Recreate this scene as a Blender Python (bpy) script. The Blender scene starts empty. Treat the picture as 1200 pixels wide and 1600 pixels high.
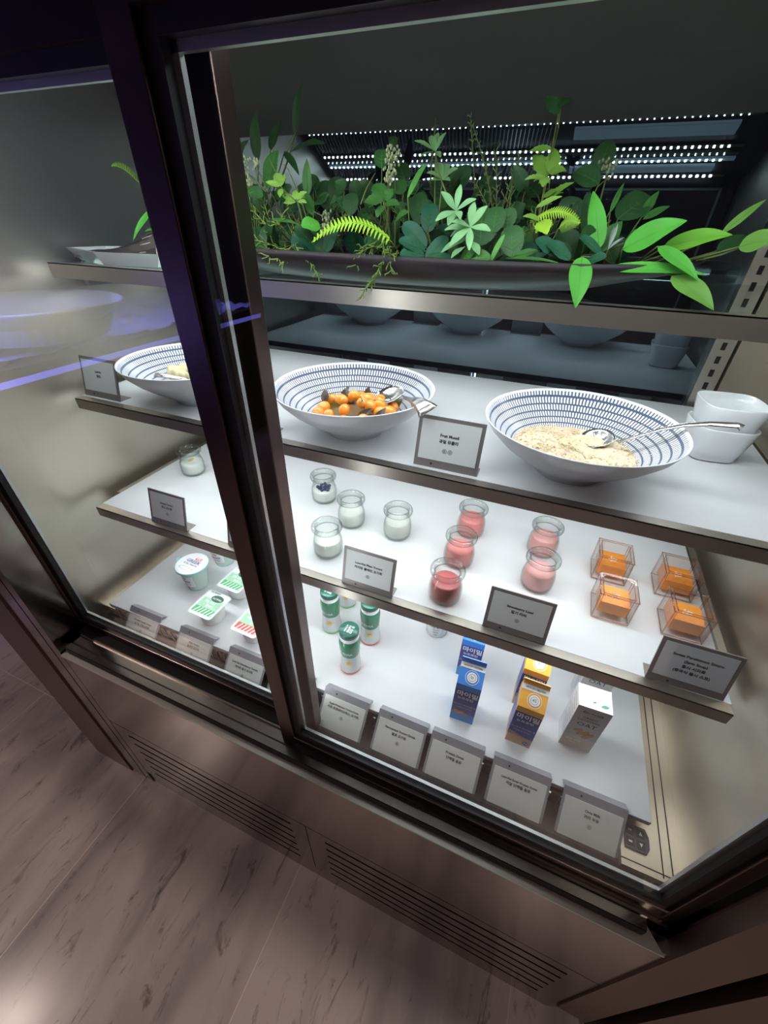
import bpy, math, random
from mathutils import Vector, Matrix
sc = bpy.context.scene
PI = math.pi
# ------------------------------------------------------------------ camera, world, light, exposure
cam_d = bpy.data.cameras.new('camera'); cam = bpy.data.objects.new('camera', cam_d)
sc.collection.objects.link(cam); sc.camera = cam
cam_d.sensor_fit = 'VERTICAL'; cam_d.sensor_height = 36.0; cam_d.lens = 637.9 / 1600 * 36.0
cam.location = (0, 0, 1.6225)
cam.rotation_euler = (math.radians(54.374), math.radians(-1.0332), math.radians(22.468))
cam_d.clip_start = 0.01
w = bpy.data.worlds.new('dim_room'); sc.world = w; w.use_nodes = True
w.node_tree.nodes['Background'].inputs[0].default_value = (0.55, 0.45, 0.42, 1)
w.node_tree.nodes['Background'].inputs[1].default_value = 0.03
sc.view_settings.view_transform = 'Standard'; sc.view_settings.look = 'None'
sc.view_settings.gamma = 1; sc.view_settings.use_curve_mapping = False
sc.view_settings.exposure = 0.38
sc.render.engine = 'CYCLES'
sc.cycles.use_denoising = True
sc.cycles.max_bounces = 12; sc.cycles.transparent_max_bounces = 32
sc.cycles.caustics_reflective = False; sc.cycles.caustics_refractive = False
sc.cycles.sample_clamp_indirect = 4.0

def area(name, loc, rot, sx, sy, power, col=(1, 1, 1), spread=PI):
    d = bpy.data.lights.new(name, 'AREA'); d.shape = 'RECTANGLE'; d.size = sx; d.size_y = sy
    d.energy = power; d.color = col; d.spread = spread
    o = bpy.data.objects.new(name, d); sc.collection.objects.link(o)
    o.location = loc; o.rotation_euler = rot
    return o
COOL = (0.93, 0.98, 1.0)
XL, XR = -0.94, 0.378            # inner faces of the case's side walls
XM = (XL + XR) / 2; W = XR - XL
# light of the tubes inside the case: header panel, and a strip under every shelf
area('under_shelf_light_upper', (XM, 0.64, 1.500), (math.radians(8), 0, 0), 1.2, 0.02, 1.35, COOL)
area('under_shelf_light_upper', (XM, 0.86, 1.500), (0, 0, 0), 1.2, 0.02, 0.85, COOL)
area('under_shelf_light_middle', (XM, 0.575, 1.270), (math.radians(8), 0, 0), 1.2, 0.02, 1.45, COOL)
area('under_shelf_light_middle', (XM, 0.80, 1.270), (0, 0, 0), 1.2, 0.02, 0.9, COOL)
area('under_shelf_light_lower', (XM, 0.525, 1.032), (math.radians(4), 0, 0), 1.2, 0.02, 1.15, COOL)
area('under_shelf_light_lower', (XM, 0.76, 1.032), (0, 0, 0), 1.2, 0.02, 0.9, COOL)
# added upright tubes behind the centre stile to light the label cards
for x_, r_ in ((-.312, 70), (-.298, -70)):
    area('added_upright_light', (x_, .378, 1.26), (math.radians(90), 0, math.radians(r_)), .012, .84, 0.45, COOL)
area('ice_counter_light', (-2.46, -1.4, 1.32), (0, math.radians(62), 0), .04, 2.2, 30, (.22, .22, 1.0))
WARM = (1.0, 0.80, 0.70)
def spot(loc, power, size=100, blend=.6, rad=.03, aim=None):
    d = bpy.data.lights.new('ceiling_spot', 'SPOT'); d.energy = power; d.color = WARM
    d.spot_size = math.radians(size); d.spot_blend = blend; d.shadow_soft_size = rad
    o = bpy.data.objects.new('ceiling_spot', d); sc.collection.objects.link(o); o.location = loc
    if aim:
        o.rotation_euler = (Vector(aim) - Vector(loc)).to_track_quat('-Z', 'Y').to_euler()
    return o
SPOTS = [(0.90, 0.30, 2.78), (-2.3, -0.70, 2.78), (0.9, -1.0, 2.78), (-0.6, -3.0, 2.78), (-2.7, -.95, 2.78), (1.9, -2.2, 2.78)]
spot(SPOTS[0], 95, 130, .8, .02, (-0.7, -0.4, 0))
for p_, e_ in zip(SPOTS[1:], (24, 14, 26, 45, 26)): spot(p_, e_, 130)  # unseen spots; some added as room fill, one to light the frosted bowl
random.seed(7)

# ------------------------------------------------------------------ materials
MATS = {}
def nmat(name):
    m = bpy.data.materials.new(name); m.use_nodes = True; MATS[name] = m
    return m, m.node_tree.nodes, m.node_tree.links, m.node_tree.nodes['Principled BSDF']
def pm(name, col, rough=.5, metal=0, spec=.5, emit=None, es=0, coat=0, sss=0, noise=0, nscale=20, bump=0, trans=0, nstretch=None, ndist=.002):
    m, N, K, b = nmat(name)
    b.inputs['Base Color'].default_value = (*col, 1); b.inputs['Roughness'].default_value = rough
    b.inputs['Metallic'].default_value = metal; b.inputs['Specular IOR Level'].default_value = spec
    b.inputs['Coat Weight'].default_value = coat
    if sss: b.inputs['Subsurface Weight'].default_value = sss; b.inputs['Subsurface Radius'].default_value = (.01, .006, .004)
    if trans: b.inputs['Transmission Weight'].default_value = trans
    if emit: b.inputs['Emission Color'].default_value = (*emit, 1); b.inputs['Emission Strength'].default_value = es
    if noise or bump:
        tc = N.new('ShaderNodeTexCoord'); mp = N.new('ShaderNodeMapping'); K.new(tc.outputs['Object'], mp.inputs[0])
        if nstretch: mp.inputs['Scale'].default_value = nstretch
        nt = N.new('ShaderNodeTexNoise'); nt.inputs['Scale'].default_value = nscale; nt.inputs['Detail'].default_value = 4
        K.new(mp.outputs[0], nt.inputs['Vector'])
        if noise:
            mx = N.new('ShaderNodeMix'); mx.data_type = 'RGBA'
            mx.inputs[6].default_value = (*[c * (1 - noise) for c in col], 1); mx.inputs[7].default_value = (*[min(1, c * (1 + noise)) for c in col], 1)
            K.new(nt.outputs[0], mx.inputs[0]); K.new(mx.outputs[2], b.inputs['Base Color'])
        if bump:
            bp = N.new('ShaderNodeBump'); bp.inputs['Strength'].default_value = bump; bp.inputs['Distance'].default_value = ndist
            K.new(nt.outputs[0], bp.inputs['Height']); K.new(bp.outputs[0], b.inputs['Normal'])
    return m
pm('steel_wall', (.58, .53, .45), .38, 1, noise=.10, nscale=3, bump=.12, nstretch=(1, 1, .25), ndist=.004)
pm('steel', (.60, .57, .52), .34, 1, bump=.05, nscale=60, nstretch=(.05, 1, 1))
pm('steel_lip', (.66, .62, .55), .38, 1, bump=.08, nscale=40, nstretch=(1, .1, .1))
pm('steel_shelf', (.36, .33, .30), .36, 1, bump=.05, nscale=60, nstretch=(.05, 1, 1))
pm('steel_out', (.30, .255, .245), .17, 1, noise=.08, nscale=4, bump=.06)
pm('ceiling_steel', (.13, .115, .10), .5, .6)
pm('steel_dark', (.12, .085, .078), .30, 1, noise=.1, nscale=4)
pm('steel_brown', (.20, .14, .12), .42, 1)
pm('header_brown', (.030, .018, .022), .45, .3)
pm('rubber', (.008, .008, .010), .55)
pm('spacer', (.55, .57, .58), .35, .8)
pm('slot', (.006, .005, .005), .8)
pm('slab', (.74, .75, .77), .33, 0, noise=.045, nscale=9, nstretch=(1, 3, 1))
pm('ceramic', (.82, .83, .85), .16, 0, coat=.3)
pm('bowl_out', (.60, .61, .64), .3, 0, coat=.2)
pm('frame_dark', (.27, .25, .245), .4, .4)
pm('frame_light', (.44, .44, .48), .3, .3)
pm('card', (.80, .82, .79), .55)
pm('card_dim', (.76, .78, .78), .4)
pm('ink', (.02, .02, .022), .6)
pm('ink_grey', (.25, .25, .26), .6)
pm('ink_blue', (.02, .04, .20), .5)
pm('ink_white', (.9, .9, .92), .5)
pm('ink_red', (.65, .03, .05), .5)
pm('yogurt', (.88, .88, .85), .35)
pm('blueberry', (.04, .05, .16), .4)
pm('honey_drop', (.70, .50, .22), .3)
pm('strawberry', (.85, .27, .27), .35, noise=.06, nscale=90)
pm('strawberry_dark', (.62, .15, .16), .3, noise=.06, nscale=90)
pm('strawberry_light', (.90, .42, .42), .35, noise=.06, nscale=90)
pm('persimmon', (.90, .34, .05), .25, noise=.08, nscale=60)
pm('sago', (.95, .68, .48), .3)
pm('planter', (.020, .014, .017), .42, 0, spec=.25)
pm('soil', (.02, .014, .010), .9)
pm('fruit', (.92, .29, .02), .12, 0, coat=.6, noise=.25, nscale=25)
pm('dark_leaf', (.045, .028, .016), .3, coat=.3)
pm('olive_leaf', (.16, .12, .02), .35)
pm('longan', (.66, .58, .32), .3, coat=.2)
pm('oat', (.66, .55, .39), .8, noise=.2, nscale=300)
pm('oat_flake', (.55, .40, .20), .8)
pm('apple', (.72, .74, .36), .6)
pm('silver', (.62, .61, .60), .24, 1)
pm('syrup', (.22, .16, .08), .06, 0, spec=.6)
pm('carton_blue', (.045, .24, .72), .35)
pm('carton_navy', (.035, .05, .30), .35)
pm('carton_mid', (.06, .25, .62), .35)
pm('carton_orange', (.84, .42, .06), .35)
pm('carton_tan', (.58, .38, .20), .35)
pm('carton_grey', (.46, .47, .47), .4)
pm('carton_white', (.86, .87, .88), .35)
pm('carton_beige', (.60, .53, .45), .4)
pm('nut', (.50, .27, .12), .5)
pm('leaf_ink', (.05, .28, .18), .5)
pm('bottle_green', (.035, .22, .12), .25, coat=.3)
pm('bottle_mint', (.55, .70, .62), .25, coat=.3)
pm('cap_green', (.012, .13, .09), .3)
pm('bottle_grey', (.62, .66, .66), .25, coat=.3)
pm('bottle_red', (.72, .16, .16), .3)
pm('bottle_lime', (.24, .62, .26), .3)
pm('badge', (.88, .60, .15), .5)
pm('teal', (.26, .62, .64), .35)
pm('lid_white', (.84, .86, .88), .3)
pm('pot_white', (.84, .84, .82), .4, sss=.0)
pm('lid_green', (.08, .55, .20), .4, noise=.5, nscale=120)
pm('lid_mint', (.42, .78, .52), .4, noise=.35, nscale=160)
pm('lid_red', (.78, .08, .06), .4)
pm('lid_dark', (.03, .13, .08), .4)
pm('plastic_grey', (.10, .095, .11), .5)
pm('button', (.03, .03, .035), .4)
pm('led_bar', (.55, .62, .66), .3, emit=(.5, .62, .75), es=.35)
pm('led_dot', (.9, .95, 1), .3, emit=(.9, .97, 1), es=110)
pm('led_tube', (.9, .95, 1), .3, emit=(.93, .98, 1), es=2.0)
pm('lamp_lens', (1, .8, .65), .3, emit=(1.0, .74, .55), es=60)
pm('room_wall', (.34, .29, .28), .8)
pm('ceiling_dark', (.16, .14, .14), .8)
pm('tray_dark', (.035, .028, .022), .45)
pm('frost_glass', (.70, .78, .76), .5)
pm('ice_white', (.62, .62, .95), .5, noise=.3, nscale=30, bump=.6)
pm('blue_strip', (.3, .3, .9), .4, emit=(.2, .2, 1), es=3)
pm('counter_frame', (.10, .08, .07), .4, .5)
# leaf colours belong to each kind of plant
def leafm(name, c, rough=.42):
    m, N, K, b = nmat(name)
    tc = N.new('ShaderNodeTexCoord'); nt = N.new('ShaderNodeTexNoise'); nt.inputs['Scale'].default_value = 45
    K.new(tc.outputs['Object'], nt.inputs['Vector'])
    mx = N.new('ShaderNodeMix'); mx.data_type = 'RGBA'
    mx.inputs[6].default_value = (*[v * .72 for v in c], 1); mx.inputs[7].default_value = (*[v * 1.25 for v in c], 1)
    K.new(nt.outputs[0], mx.inputs[0]); K.new(mx.outputs[2], b.inputs['Base Color'])
    b.inputs['Roughness'].default_value = .5; b.inputs['Specular IOR Level'].default_value = .3
for n, c in dict(dk=(.018, .055, .014), dk2=(.022, .075, .022), md=(.045, .16, .030), md2=(.040, .13, .035), br=(.085, .40, .045), br2=(.10, .34, .07),
                 br3=(.15, .42, .04), br4=(.13, .30, .05), tl=(.015, .095, .050), lt=(.22, .42, .07), lime=(.36, .62, .05), lime2=(.24, .44, .05),
                 yl=(.24, .34, .06), yl2=(.14, .24, .05), yg=(.13, .27, .035), pale=(.27, .55, .25), pale2=(.17, .38, .16), gg=(.13, .26, .10),
                 olv=(.10, .14, .045), slv=(.30, .36, .33), bry=(.42, .46, .26), bry2=(.25, .28, .16), stm=(.13, .17, .05)).items():
    leafm(n, c)
def mth(N, K, op, a, b=None, c=None):
    n = N.new('ShaderNodeMath'); n.operation = op
    for i, v in enumerate((a, b, c)):
        if v is None: continue
        if isinstance(v, (int, float)): n.inputs[i].default_value = v
        else: K.new(v, n.inputs[i])
    return n.outputs[0]
# clear pane: straight transmission with a Fresnel mirror on top, tinted a little
def pane(name, tint, ior=1.5, rough=0.0, edge=None):
    m, N, K, b = nmat(name); N.remove(b); out = N['Material Output']
    tr = N.new('ShaderNodeBsdfTransparent'); gl = N.new('ShaderNodeBsdfGlossy'); gl.inputs['Roughness'].default_value = rough
    lf = N.new('ShaderNodeLayerWeight'); lf.inputs[0].default_value = .5
    r0 = ((ior - 1) / (ior + 1)) ** 2
    fr = mth(N, K, 'ADD', r0, mth(N, K, 'MULTIPLY', mth(N, K, 'POWER', lf.outputs['Facing'], 5.0), 1 - r0))
    mx = N.new('ShaderNodeMixShader'); K.new(fr, mx.inputs[0]); K.new(tr.outputs[0], mx.inputs[1]); K.new(gl.outputs[0], mx.inputs[2])
    tr.inputs[0].default_value = (*tint, 1)
    if edge:
        lw = N.new('ShaderNodeLayerWeight'); lw.inputs[0].default_value = .35
        cm = N.new('ShaderNodeMix'); cm.data_type = 'RGBA'; K.new(lw.outputs['Facing'], cm.inputs[0])
        cm.inputs[6].default_value = (*tint, 1); cm.inputs[7].default_value = (*edge, 1); K.new(cm.outputs[2], tr.inputs[0])
    K.new(mx.outputs[0], out.inputs[0])
pane('pane', (.97, .98, .975))
pane('shelf_glass', (.80, .90, .86))
pane('jar_glass', (.99, .995, .99), 1.45, .02, (.72, .77, .75))
pane('rim_glass', (.93, .95, .94), 1.6, .03, (.42, .47, .45))
pane('cube_glass', (.99, .975, .965), 1.5, .02, (.86, .76, .72))
pane('cube_edge', (.93, .82, .77), 1.7, .05, (.66, .48, .42))
def mirror():
    m, N, K, b = nmat('mirror_glass'); N.remove(b); out = N['Material Output']
    g = N.new('ShaderNodeBsdfGlossy'); g.inputs['Roughness'].default_value = 0.0; g.inputs[0].default_value = (.125, .165, .185, 1)
    d = N.new('ShaderNodeBsdfDiffuse'); d.inputs[0].default_value = (.004, .005, .008, 1)
    a = N.new('ShaderNodeAddShader'); K.new(g.outputs[0], a.inputs[0]); K.new(d.outputs[0], a.inputs[1]); K.new(a.outputs[0], out.inputs[0])
mirror()
def bowl_pattern():
    m, N, K, b = nmat('bowl_pattern')
    tc = N.new('ShaderNodeTexCoord'); sp = N.new('ShaderNodeSeparateXYZ'); K.new(tc.outputs['Object'], sp.inputs[0])
    r = mth(N, K, 'POWER', mth(N, K, 'ADD', mth(N, K, 'MULTIPLY', sp.outputs[0], sp.outputs[0]), mth(N, K, 'MULTIPLY', sp.outputs[1], sp.outputs[1])), .5)
    th = mth(N, K, 'ARCTAN2', sp.outputs[1], sp.outputs[0])
    ring = mth(N, K, 'DIVIDE', r, .0092)
    rf = mth(N, K, 'FRACT', ring); ri = mth(N, K, 'FLOOR', ring)
    ang = mth(N, K, 'ADD', mth(N, K, 'MULTIPLY', th, 150 / (2 * PI)), mth(N, K, 'MULTIPLY', ri, .37))
    wob = N.new('ShaderNodeTexNoise'); wob.inputs['Scale'].default_value = 60; K.new(tc.outputs['Object'], wob.inputs['Vector'])
    ang = mth(N, K, 'ADD', ang, mth(N, K, 'MULTIPLY', wob.outputs[0], .5))
    af = mth(N, K, 'FRACT', ang)
    d1 = mth(N, K, 'LESS_THAN', mth(N, K, 'ABSOLUTE', mth(N, K, 'SUBTRACT', af, .5)), .29)
    d2 = mth(N, K, 'LESS_THAN', mth(N, K, 'ABSOLUTE', mth(N, K, 'SUBTRACT', rf, .5)), .39)
    dash = mth(N, K, 'MULTIPLY', d1, d2)
    rimw = mth(N, K, 'GREATER_THAN', r, .1335)
    fac = mth(N, K, 'MAXIMUM', dash, rimw)
    mx = N.new('ShaderNodeMix'); mx.data_type = 'RGBA'; K.new(fac, mx.inputs[0])
    mx.inputs[6].default_value = (.085, .11, .18, 1); mx.inputs[7].default_value = (.80, .82, .86, 1)
    K.new(mx.outputs[2], b.inputs['Base Color']); b.inputs['Roughness'].default_value = .22
bowl_pattern()
def marble():
    m, N, K, b = nmat('marble')
    tc = N.new('ShaderNodeTexCoord'); mp = N.new('ShaderNodeMapping'); K.new(tc.outputs['Object'], mp.inputs[0])
    mp.inputs['Rotation'].default_value = (0, 0, math.radians(-14)); mp.inputs['Scale'].default_value = (2.6, .75, 1)
    n1 = N.new('ShaderNodeTexNoise'); n1.inputs['Scale'].default_value = 2.2; n1.inputs['Detail'].default_value = 6; n1.inputs['Distortion'].default_value = .6
    K.new(mp.outputs[0], n1.inputs['Vector'])
    cr = N.new('ShaderNodeValToRGB'); K.new(n1.outputs[0], cr.inputs[0])
    e = cr.color_ramp.elements; e[0].position = .30; e[0].color = (.19, .165, .175, 1); e[1].position = .60; e[1].color = (.39, .33, .32, 1)
    n2 = N.new('ShaderNodeTexNoise'); n2.inputs['Scale'].default_value = 9; n2.inputs['Detail'].default_value = 8; n2.inputs['Roughness'].default_value = .72; n2.inputs['Distortion'].default_value = 1.2
    K.new(mp.outputs[0], n2.inputs['Vector'])
    v = N.new('ShaderNodeValToRGB'); K.new(n2.outputs[0], v.inputs[0])
    e = v.color_ramp.elements; e[0].position = .56; e[0].color = (1, 1, 1, 1); e[1].position = .68; e[1].color = (.40, .37, .39, 1)
    mu = N.new('ShaderNodeMix'); mu.data_type = 'RGBA'; mu.blend_type = 'MULTIPLY'; mu.inputs[0].default_value = 1
    K.new(cr.outputs[0], mu.inputs[6]); K.new(v.outputs[0], mu.inputs[7])
    # joints between the floor tiles
    sp = N.new('ShaderNodeSeparateXYZ'); K.new(tc.outputs['Object'], sp.inputs[0])
    fx = mth(N, K, 'FRACT', mth(N, K, 'DIVIDE', mth(N, K, 'ADD', sp.outputs[0], .3598 + 20 * .637), .637))
    jx = mth(N, K, 'LESS_THAN', fx, .0035)
    fy = mth(N, K, 'FRACT', mth(N, K, 'DIVIDE', mth(N, K, 'ADD', sp.outputs[1], .94 + 20 * 1.22 - .06), 1.22))
    jy = mth(N, K, 'LESS_THAN', fy, .0018)
    j = mth(N, K, 'MAXIMUM', jx, jy)
    fl = mth(N, K, 'FLOOR', mth(N, K, 'DIVIDE', mth(N, K, 'ADD', sp.outputs[0], .3598 + 20 * .637), .637))
    tone = mth(N, K, 'ADD', .88, mth(N, K, 'MULTIPLY', mth(N, K, 'FRACT', mth(N, K, 'MULTIPLY', fl, .37)), .2))
    tm = N.new('ShaderNodeMix'); tm.data_type = 'RGBA'; tm.blend_type = 'MULTIPLY'; tm.inputs[0].default_value = 1
    K.new(mu.outputs[2], tm.inputs[6]); K.new(tone, tm.inputs[7])
    jm = N.new('ShaderNodeMix'); jm.data_type = 'RGBA'; K.new(j, jm.inputs[0]); K.new(tm.outputs[2], jm.inputs[6]); jm.inputs[7].default_value = (.52, .42, .38, 1)
    K.new(jm.outputs[2], b.inputs['Base Color']); b.inputs['Roughness'].default_value = .20; b.inputs['Specular IOR Level'].default_value = .4
marble()

# ------------------------------------------------------------------ mesh helpers
class MB:
    def __init__(s): s.v = []; s.f = []; s.m = []; s.sm = []; s.mats = []; s.cur = 0
    def mat(s, name):
        if name not in s.mats: s.mats.append(name)
        s.cur = s.mats.index(name); return s
    def add(s, vs, fs, smooth=False):
        o = len(s.v); s.v += [tuple(p) for p in vs]
        for f in fs: s.f.append(tuple(i + o for i in f)); s.m.append(s.cur); s.sm.append(smooth)
        return s
    def box(s, x0, x1, y0, y1, z0, z1):
        v = [(x, y, z) for x in (x0, x1) for y in (y0, y1) for z in (z0, z1)]
        return s.add(v, [(0, 1, 3, 2), (4, 6, 7, 5), (0, 4, 5, 1), (2, 3, 7, 6), (0, 2, 6, 4), (1, 5, 7, 3)])
    def prism(s, poly, x0, x1):      # poly of (y,z) swept along x
        n = len(poly); v = [(x0, *p) for p in poly] + [(x1, *p) for p in poly]
        return s.add(v, [tuple(range(n))[::-1], tuple(range(n, 2 * n))] + [(i, (i + 1) % n, n + (i + 1) % n, n + i) for i in range(n)])
    def prismz(s, poly, z0, z1):
        n = len(poly); v = [(*p, z0) for p in poly] + [(*p, z1) for p in poly]
        return s.add(v, [tuple(range(n))[::-1], tuple(range(n, 2 * n))] + [(i, (i + 1) % n, n + (i + 1) % n, n + i) for i in range(n)])
    def lathe(s, prof, seg=32, c=(0, 0, 0), close=False, smooth=True):
        n = len(prof); v = []
        for i in range(seg):
            a = 2 * PI * i / seg
            for r, z in prof: v.append((c[0] + r * math.cos(a), c[1] + r * math.sin(a), c[2] + z))
        f = []
        for i in range(seg):
            j = (i + 1) % seg
            for k in range(n - (0 if close else 1)):
                l = (k + 1) % n; f.append((i * n + k, j * n + k, j * n + l, i * n + l))
        return s.add(v, f, smooth)
    def tube(s, pts, r, seg=6, smooth=True, cap=True):
        pts = [Vector(p) for p in pts]; v = []; n = len(pts); rr = r if isinstance(r, (list, tuple)) else [r] * n
        up = Vector((.3, .2, 1)).normalized()
        for i, p in enumerate(pts):
            d = (pts[min(i + 1, n - 1)] - pts[max(i - 1, 0)]).normalized()
            a = d.cross(up); a = a.normalized() if a.length > 1e-4 else Vector((1, 0, 0)); b = d.cross(a)
            for k in range(seg):
                t = 2 * PI * k / seg; v.append(p + (a * math.cos(t) + b * math.sin(t)) * rr[i])
        f = [(i * seg + k, i * seg + (k + 1) % seg, (i + 1) * seg + (k + 1) % seg, (i + 1) * seg + k) for i in range(n - 1) for k in range(seg)]
        if cap: f += [tuple(range(seg))[::-1], tuple(range((n - 1) * seg, n * seg))]
        return s.add(v, f, smooth)
    def ball(s, c, rx, ry=None, rz=None, seg=10, rings=7, rot=None):
        ry = ry or rx; rz = rz or rx; v = []; f = []
        for i in range(rings + 1):
            ph = PI * i / rings
            for k in range(seg):
                t = 2 * PI * k / seg; p = Vector((rx * math.sin(ph) * math.cos(t), ry * math.sin(ph) * math.sin(t), rz * math.cos(ph)))
                if rot: p = rot @ p
                v.append(p + Vector(c))
        f = [(i * seg + k, (i + 1) * seg + k, (i + 1) * seg + (k + 1) % seg, i * seg + (k + 1) % seg) for i in range(rings) for k in range(seg)]
        return s.add(v, f, True)
    def xform(s, M, start=0):
        for i in range(start, len(s.v)): s.v[i] = tuple(M @ Vector(s.v[i]))
        return s
    def build(s, name, parent=None, mat=None, bevel=0):
        me = bpy.data.meshes.new(name); me.from_pydata(s.v, [], s.f)
        for n in ([mat] if mat else s.mats): me.materials.append(MATS[n])
        if not mat: me.polygons.foreach_set('material_index', s.m)
        me.polygons.foreach_set('use_smooth', s.sm); me.update()
        o = bpy.data.objects.new(name, me); sc.collection.objects.link(o)
        if parent: o.parent = parent
        if bevel:
            b = o.modifiers.new('bevel', 'BEVEL'); b.width = bevel; b.segments = 2; b.limit_method = 'ANGLE'
        return o
def tag(o, label, cat, group=None, kind=None):
    o['label'] = label; o['category'] = cat
    if group: o['group'] = group
    if kind: o['kind'] = kind
    return o
def thing(name, label, cat, loc=(0, 0, 0), rz=0, group=None, kind=None):
    o = bpy.data.objects.new(name, None); sc.collection.objects.link(o); o.location = loc; o.rotation_euler = (0, 0, rz)
    o.empty_display_size = .02
    return tag(o, label, cat, group, kind)
def struct(name, mb, mat=None):
    o = mb.build(name, mat=mat); o['kind'] = 'structure'; return o
def dup(o, loc, rz=0, label=None, group=None):
    r = o.copy(); sc.collection.objects.link(r); r.location = loc; r.rotation_euler = (0, 0, rz)
    if label: r['label'] = label
    if group: r['group'] = group
    for ch in list(o.children):
        c = ch.copy(); sc.collection.objects.link(c); c.parent = r
        for g in list(ch.children):
            d = g.copy(); sc.collection.objects.link(d); d.parent = c
    return r
_txt = {}
def text(body, size, bold=.0):
    """letters as a flat mesh in the XY plane, centred: verts, faces, width"""
    key = (body, size, bold)
    if key in _txt: return _txt[key]
    cu = bpy.data.curves.new('t', 'FONT'); cu.body = body; cu.size = size; cu.align_x = 'CENTER'; cu.align_y = 'CENTER'; cu.resolution_u = 2; cu.offset = bold * size
    o = bpy.data.objects.new('t', cu); sc.collection.objects.link(o)
    dg = bpy.context.evaluated_depsgraph_get(); me = o.evaluated_get(dg).to_mesh()
    v = [tuple(p.co) for p in me.vertices]; f = [tuple(p.vertices) for p in me.polygons]
    o.evaluated_get(dg).to_mesh_clear(); bpy.data.objects.remove(o); bpy.data.curves.remove(cu)
    _txt[key] = (v, f); return _txt[key]
def put_text(mb, body, size, M, bold=.02, sx=1.0):
    v, f = text(body, size, bold)
    mb.add([M @ Vector((p[0] * sx, p[1], 0)) for p in v], f)
def disc(mb, M, r, seg=24, r0=0):
    if r0:
        v = [M @ Vector((q * math.cos(2 * PI * i / seg), q * math.sin(2 * PI * i / seg), 0)) for q in (r0, r) for i in range(seg)]
        mb.add(v, [(i, (i + 1) % seg, seg + (i + 1) % seg, seg + i) for i in range(seg)])
    else:
        mb.add([M @ Vector((r * math.cos(2 * PI * i / seg), r * math.sin(2 * PI * i / seg), 0)) for i in range(seg)], [tuple(range(seg))])

# ------------------------------------------------------------------ the room
m = MB(); m.add([(-4.5, -5, 0), (3, -5, 0), (3, 2.5, 0), (-4.5, 2.5, 0)], [(0, 1, 2, 3)]); struct('floor', m, 'marble')
m = MB(); m.add([(-4.5, -5, 2.8), (3, -5, 2.8), (3, 2.5, 2.8), (-4.5, 2.5, 2.8)], [(3, 2, 1, 0)]); struct('ceiling', m, 'ceiling_dark')
m = MB(); m.box(-4.6, -4.5, -5, 2.5, 0, 2.8); struct('wall_left', m, 'room_wall')
m = MB(); m.box(3, 3.1, -5, 2.5, 0, 2.8); struct('wall_right', m, 'room_wall')
m = MB(); m.box(-4.5, 3, 2.5, 2.6, 0, 2.8); struct('wall_back', m, 'room_wall')
m = MB(); m.box(-4.5, 3, -5.1, -5, 0, 2.8); struct('wall_front', m, 'room_wall')
for i, p in enumerate(SPOTS):
    lb = ['downlight in the ceiling above the right end of the case', 'downlight in the ceiling over the floor in front of the left column', 'downlight in the ceiling over the floor beyond the right end of the case', 'downlight in the ceiling behind the viewer', 'downlight added in the ceiling to light the bowl on the blue-lit ice counter', 'downlight in the ceiling far behind and beyond the right end of the case'][i]
    o = thing('ceiling_downlight', lb, 'ceiling light', (p[0], p[1], 2.8), 0, 'ceiling downlights')
    m = MB(); m.lathe([(.045, 0), (.045, -.008), (.034, -.008), (.030, -.002)], 20); m.build('trim_ring', o, 'steel_out')
    m = MB(); disc(m, Matrix.Translation((0, 0, -.003)), .022, 16); m.build('lens', o, 'lamp_lens')

# ------------------------------------------------------------------ the refrigerated case
case = thing('refrigerated_display_case', 'large stainless steel refrigerated display case with sliding glass doors and vented kick panels', 'display case', (0, 0, 0))
def part(name, mb, mat=None, parent=None, bevel=0): return mb.build(name, parent or case, mat, bevel)
YB = 1.06     # dark mirror back
m = MB(); m.box(XL - .03, XL, .345, YB + .02, .76, 1.95); part('side_panel', m, 'steel_wall')
m = MB(); m.box(XR, XR + .03, .33, YB + .02, .76, 1.95); part('side_panel', m, 'steel_wall')
m = MB(); m.box(XL, XR, YB, YB + .012, .79, 1.80); part('mirror_back', m, 'mirror_glass')
m = MB(); m.prism([(YB, 1.772), (YB, 1.80), (.575, 1.885), (.575, 1.868), (1.0, 1.783)], XL, XR); part('ceiling_panel', m, 'ceiling_steel')
m = MB(); m.box(XL, XR, .398, YB, .775, .790); m.box(.288, XR, .34, .398, .775, .790); part('floor_pan', m, 'steel_wall')
m = MB(); m.box(XL, .288, .362, .398, .752, .757); part('gutter_floor', m, 'steel_wall')
# seam strip along the right side of the floor pan
m = MB(); m.box(.348, .3495, .345, YB, .790, .7908); m.box(.362, .3635, .345, YB, .790, .7908); part('pan_seam', m, 'slot')
m = MB(); m.box(.288, .378, .349, .3505, .790, .7908); part('pan_seam', m, 'slot')
# slotted uprights at the back corners
for x0, sgn in ((.300, 1), (-.862, -1)):
    m = MB(); m.box(x0 - .018, x0 + .018, YB - .022, YB, .79, 1.79); o = part('slotted_upright', m, 'steel')
    m = MB()
    for k in range(38): m.box(x0 - .004, x0 + .004, YB - .0228, YB - .0215, .80 + k * .026, .814 + k * .026)
    m.build('slots', o, 'slot')
m = MB(); m.box(.322, XR, YB - .03, YB, .79, 1.79); part('back_panel', m, 'steel_wall')
m = MB(); m.box(XL, -.884, YB - .03, YB, .79, 1.79); part('back_panel', m, 'steel_wall')
# intake grille in front of the white board
m = MB(); m.box(-.89, .286, .3935, .3975, .757, .8075); gr_ = part('intake_grille', m, 'slot')
m = MB()
for k in range(60):
    x = -.883 + k * .01983; m.box(x, x + .004, .3915, .3935, .757, .8075)
m.build('grille_bars', gr_, 'steel_wall')
for x_ in (-.305,):
    m = MB(); m.box(x_ - .005, x_ + .005, .380, .388, .83, 1.69); part('added_upright_tube', m, 'spacer')  # made-up housing for the added label-card lights
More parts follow.
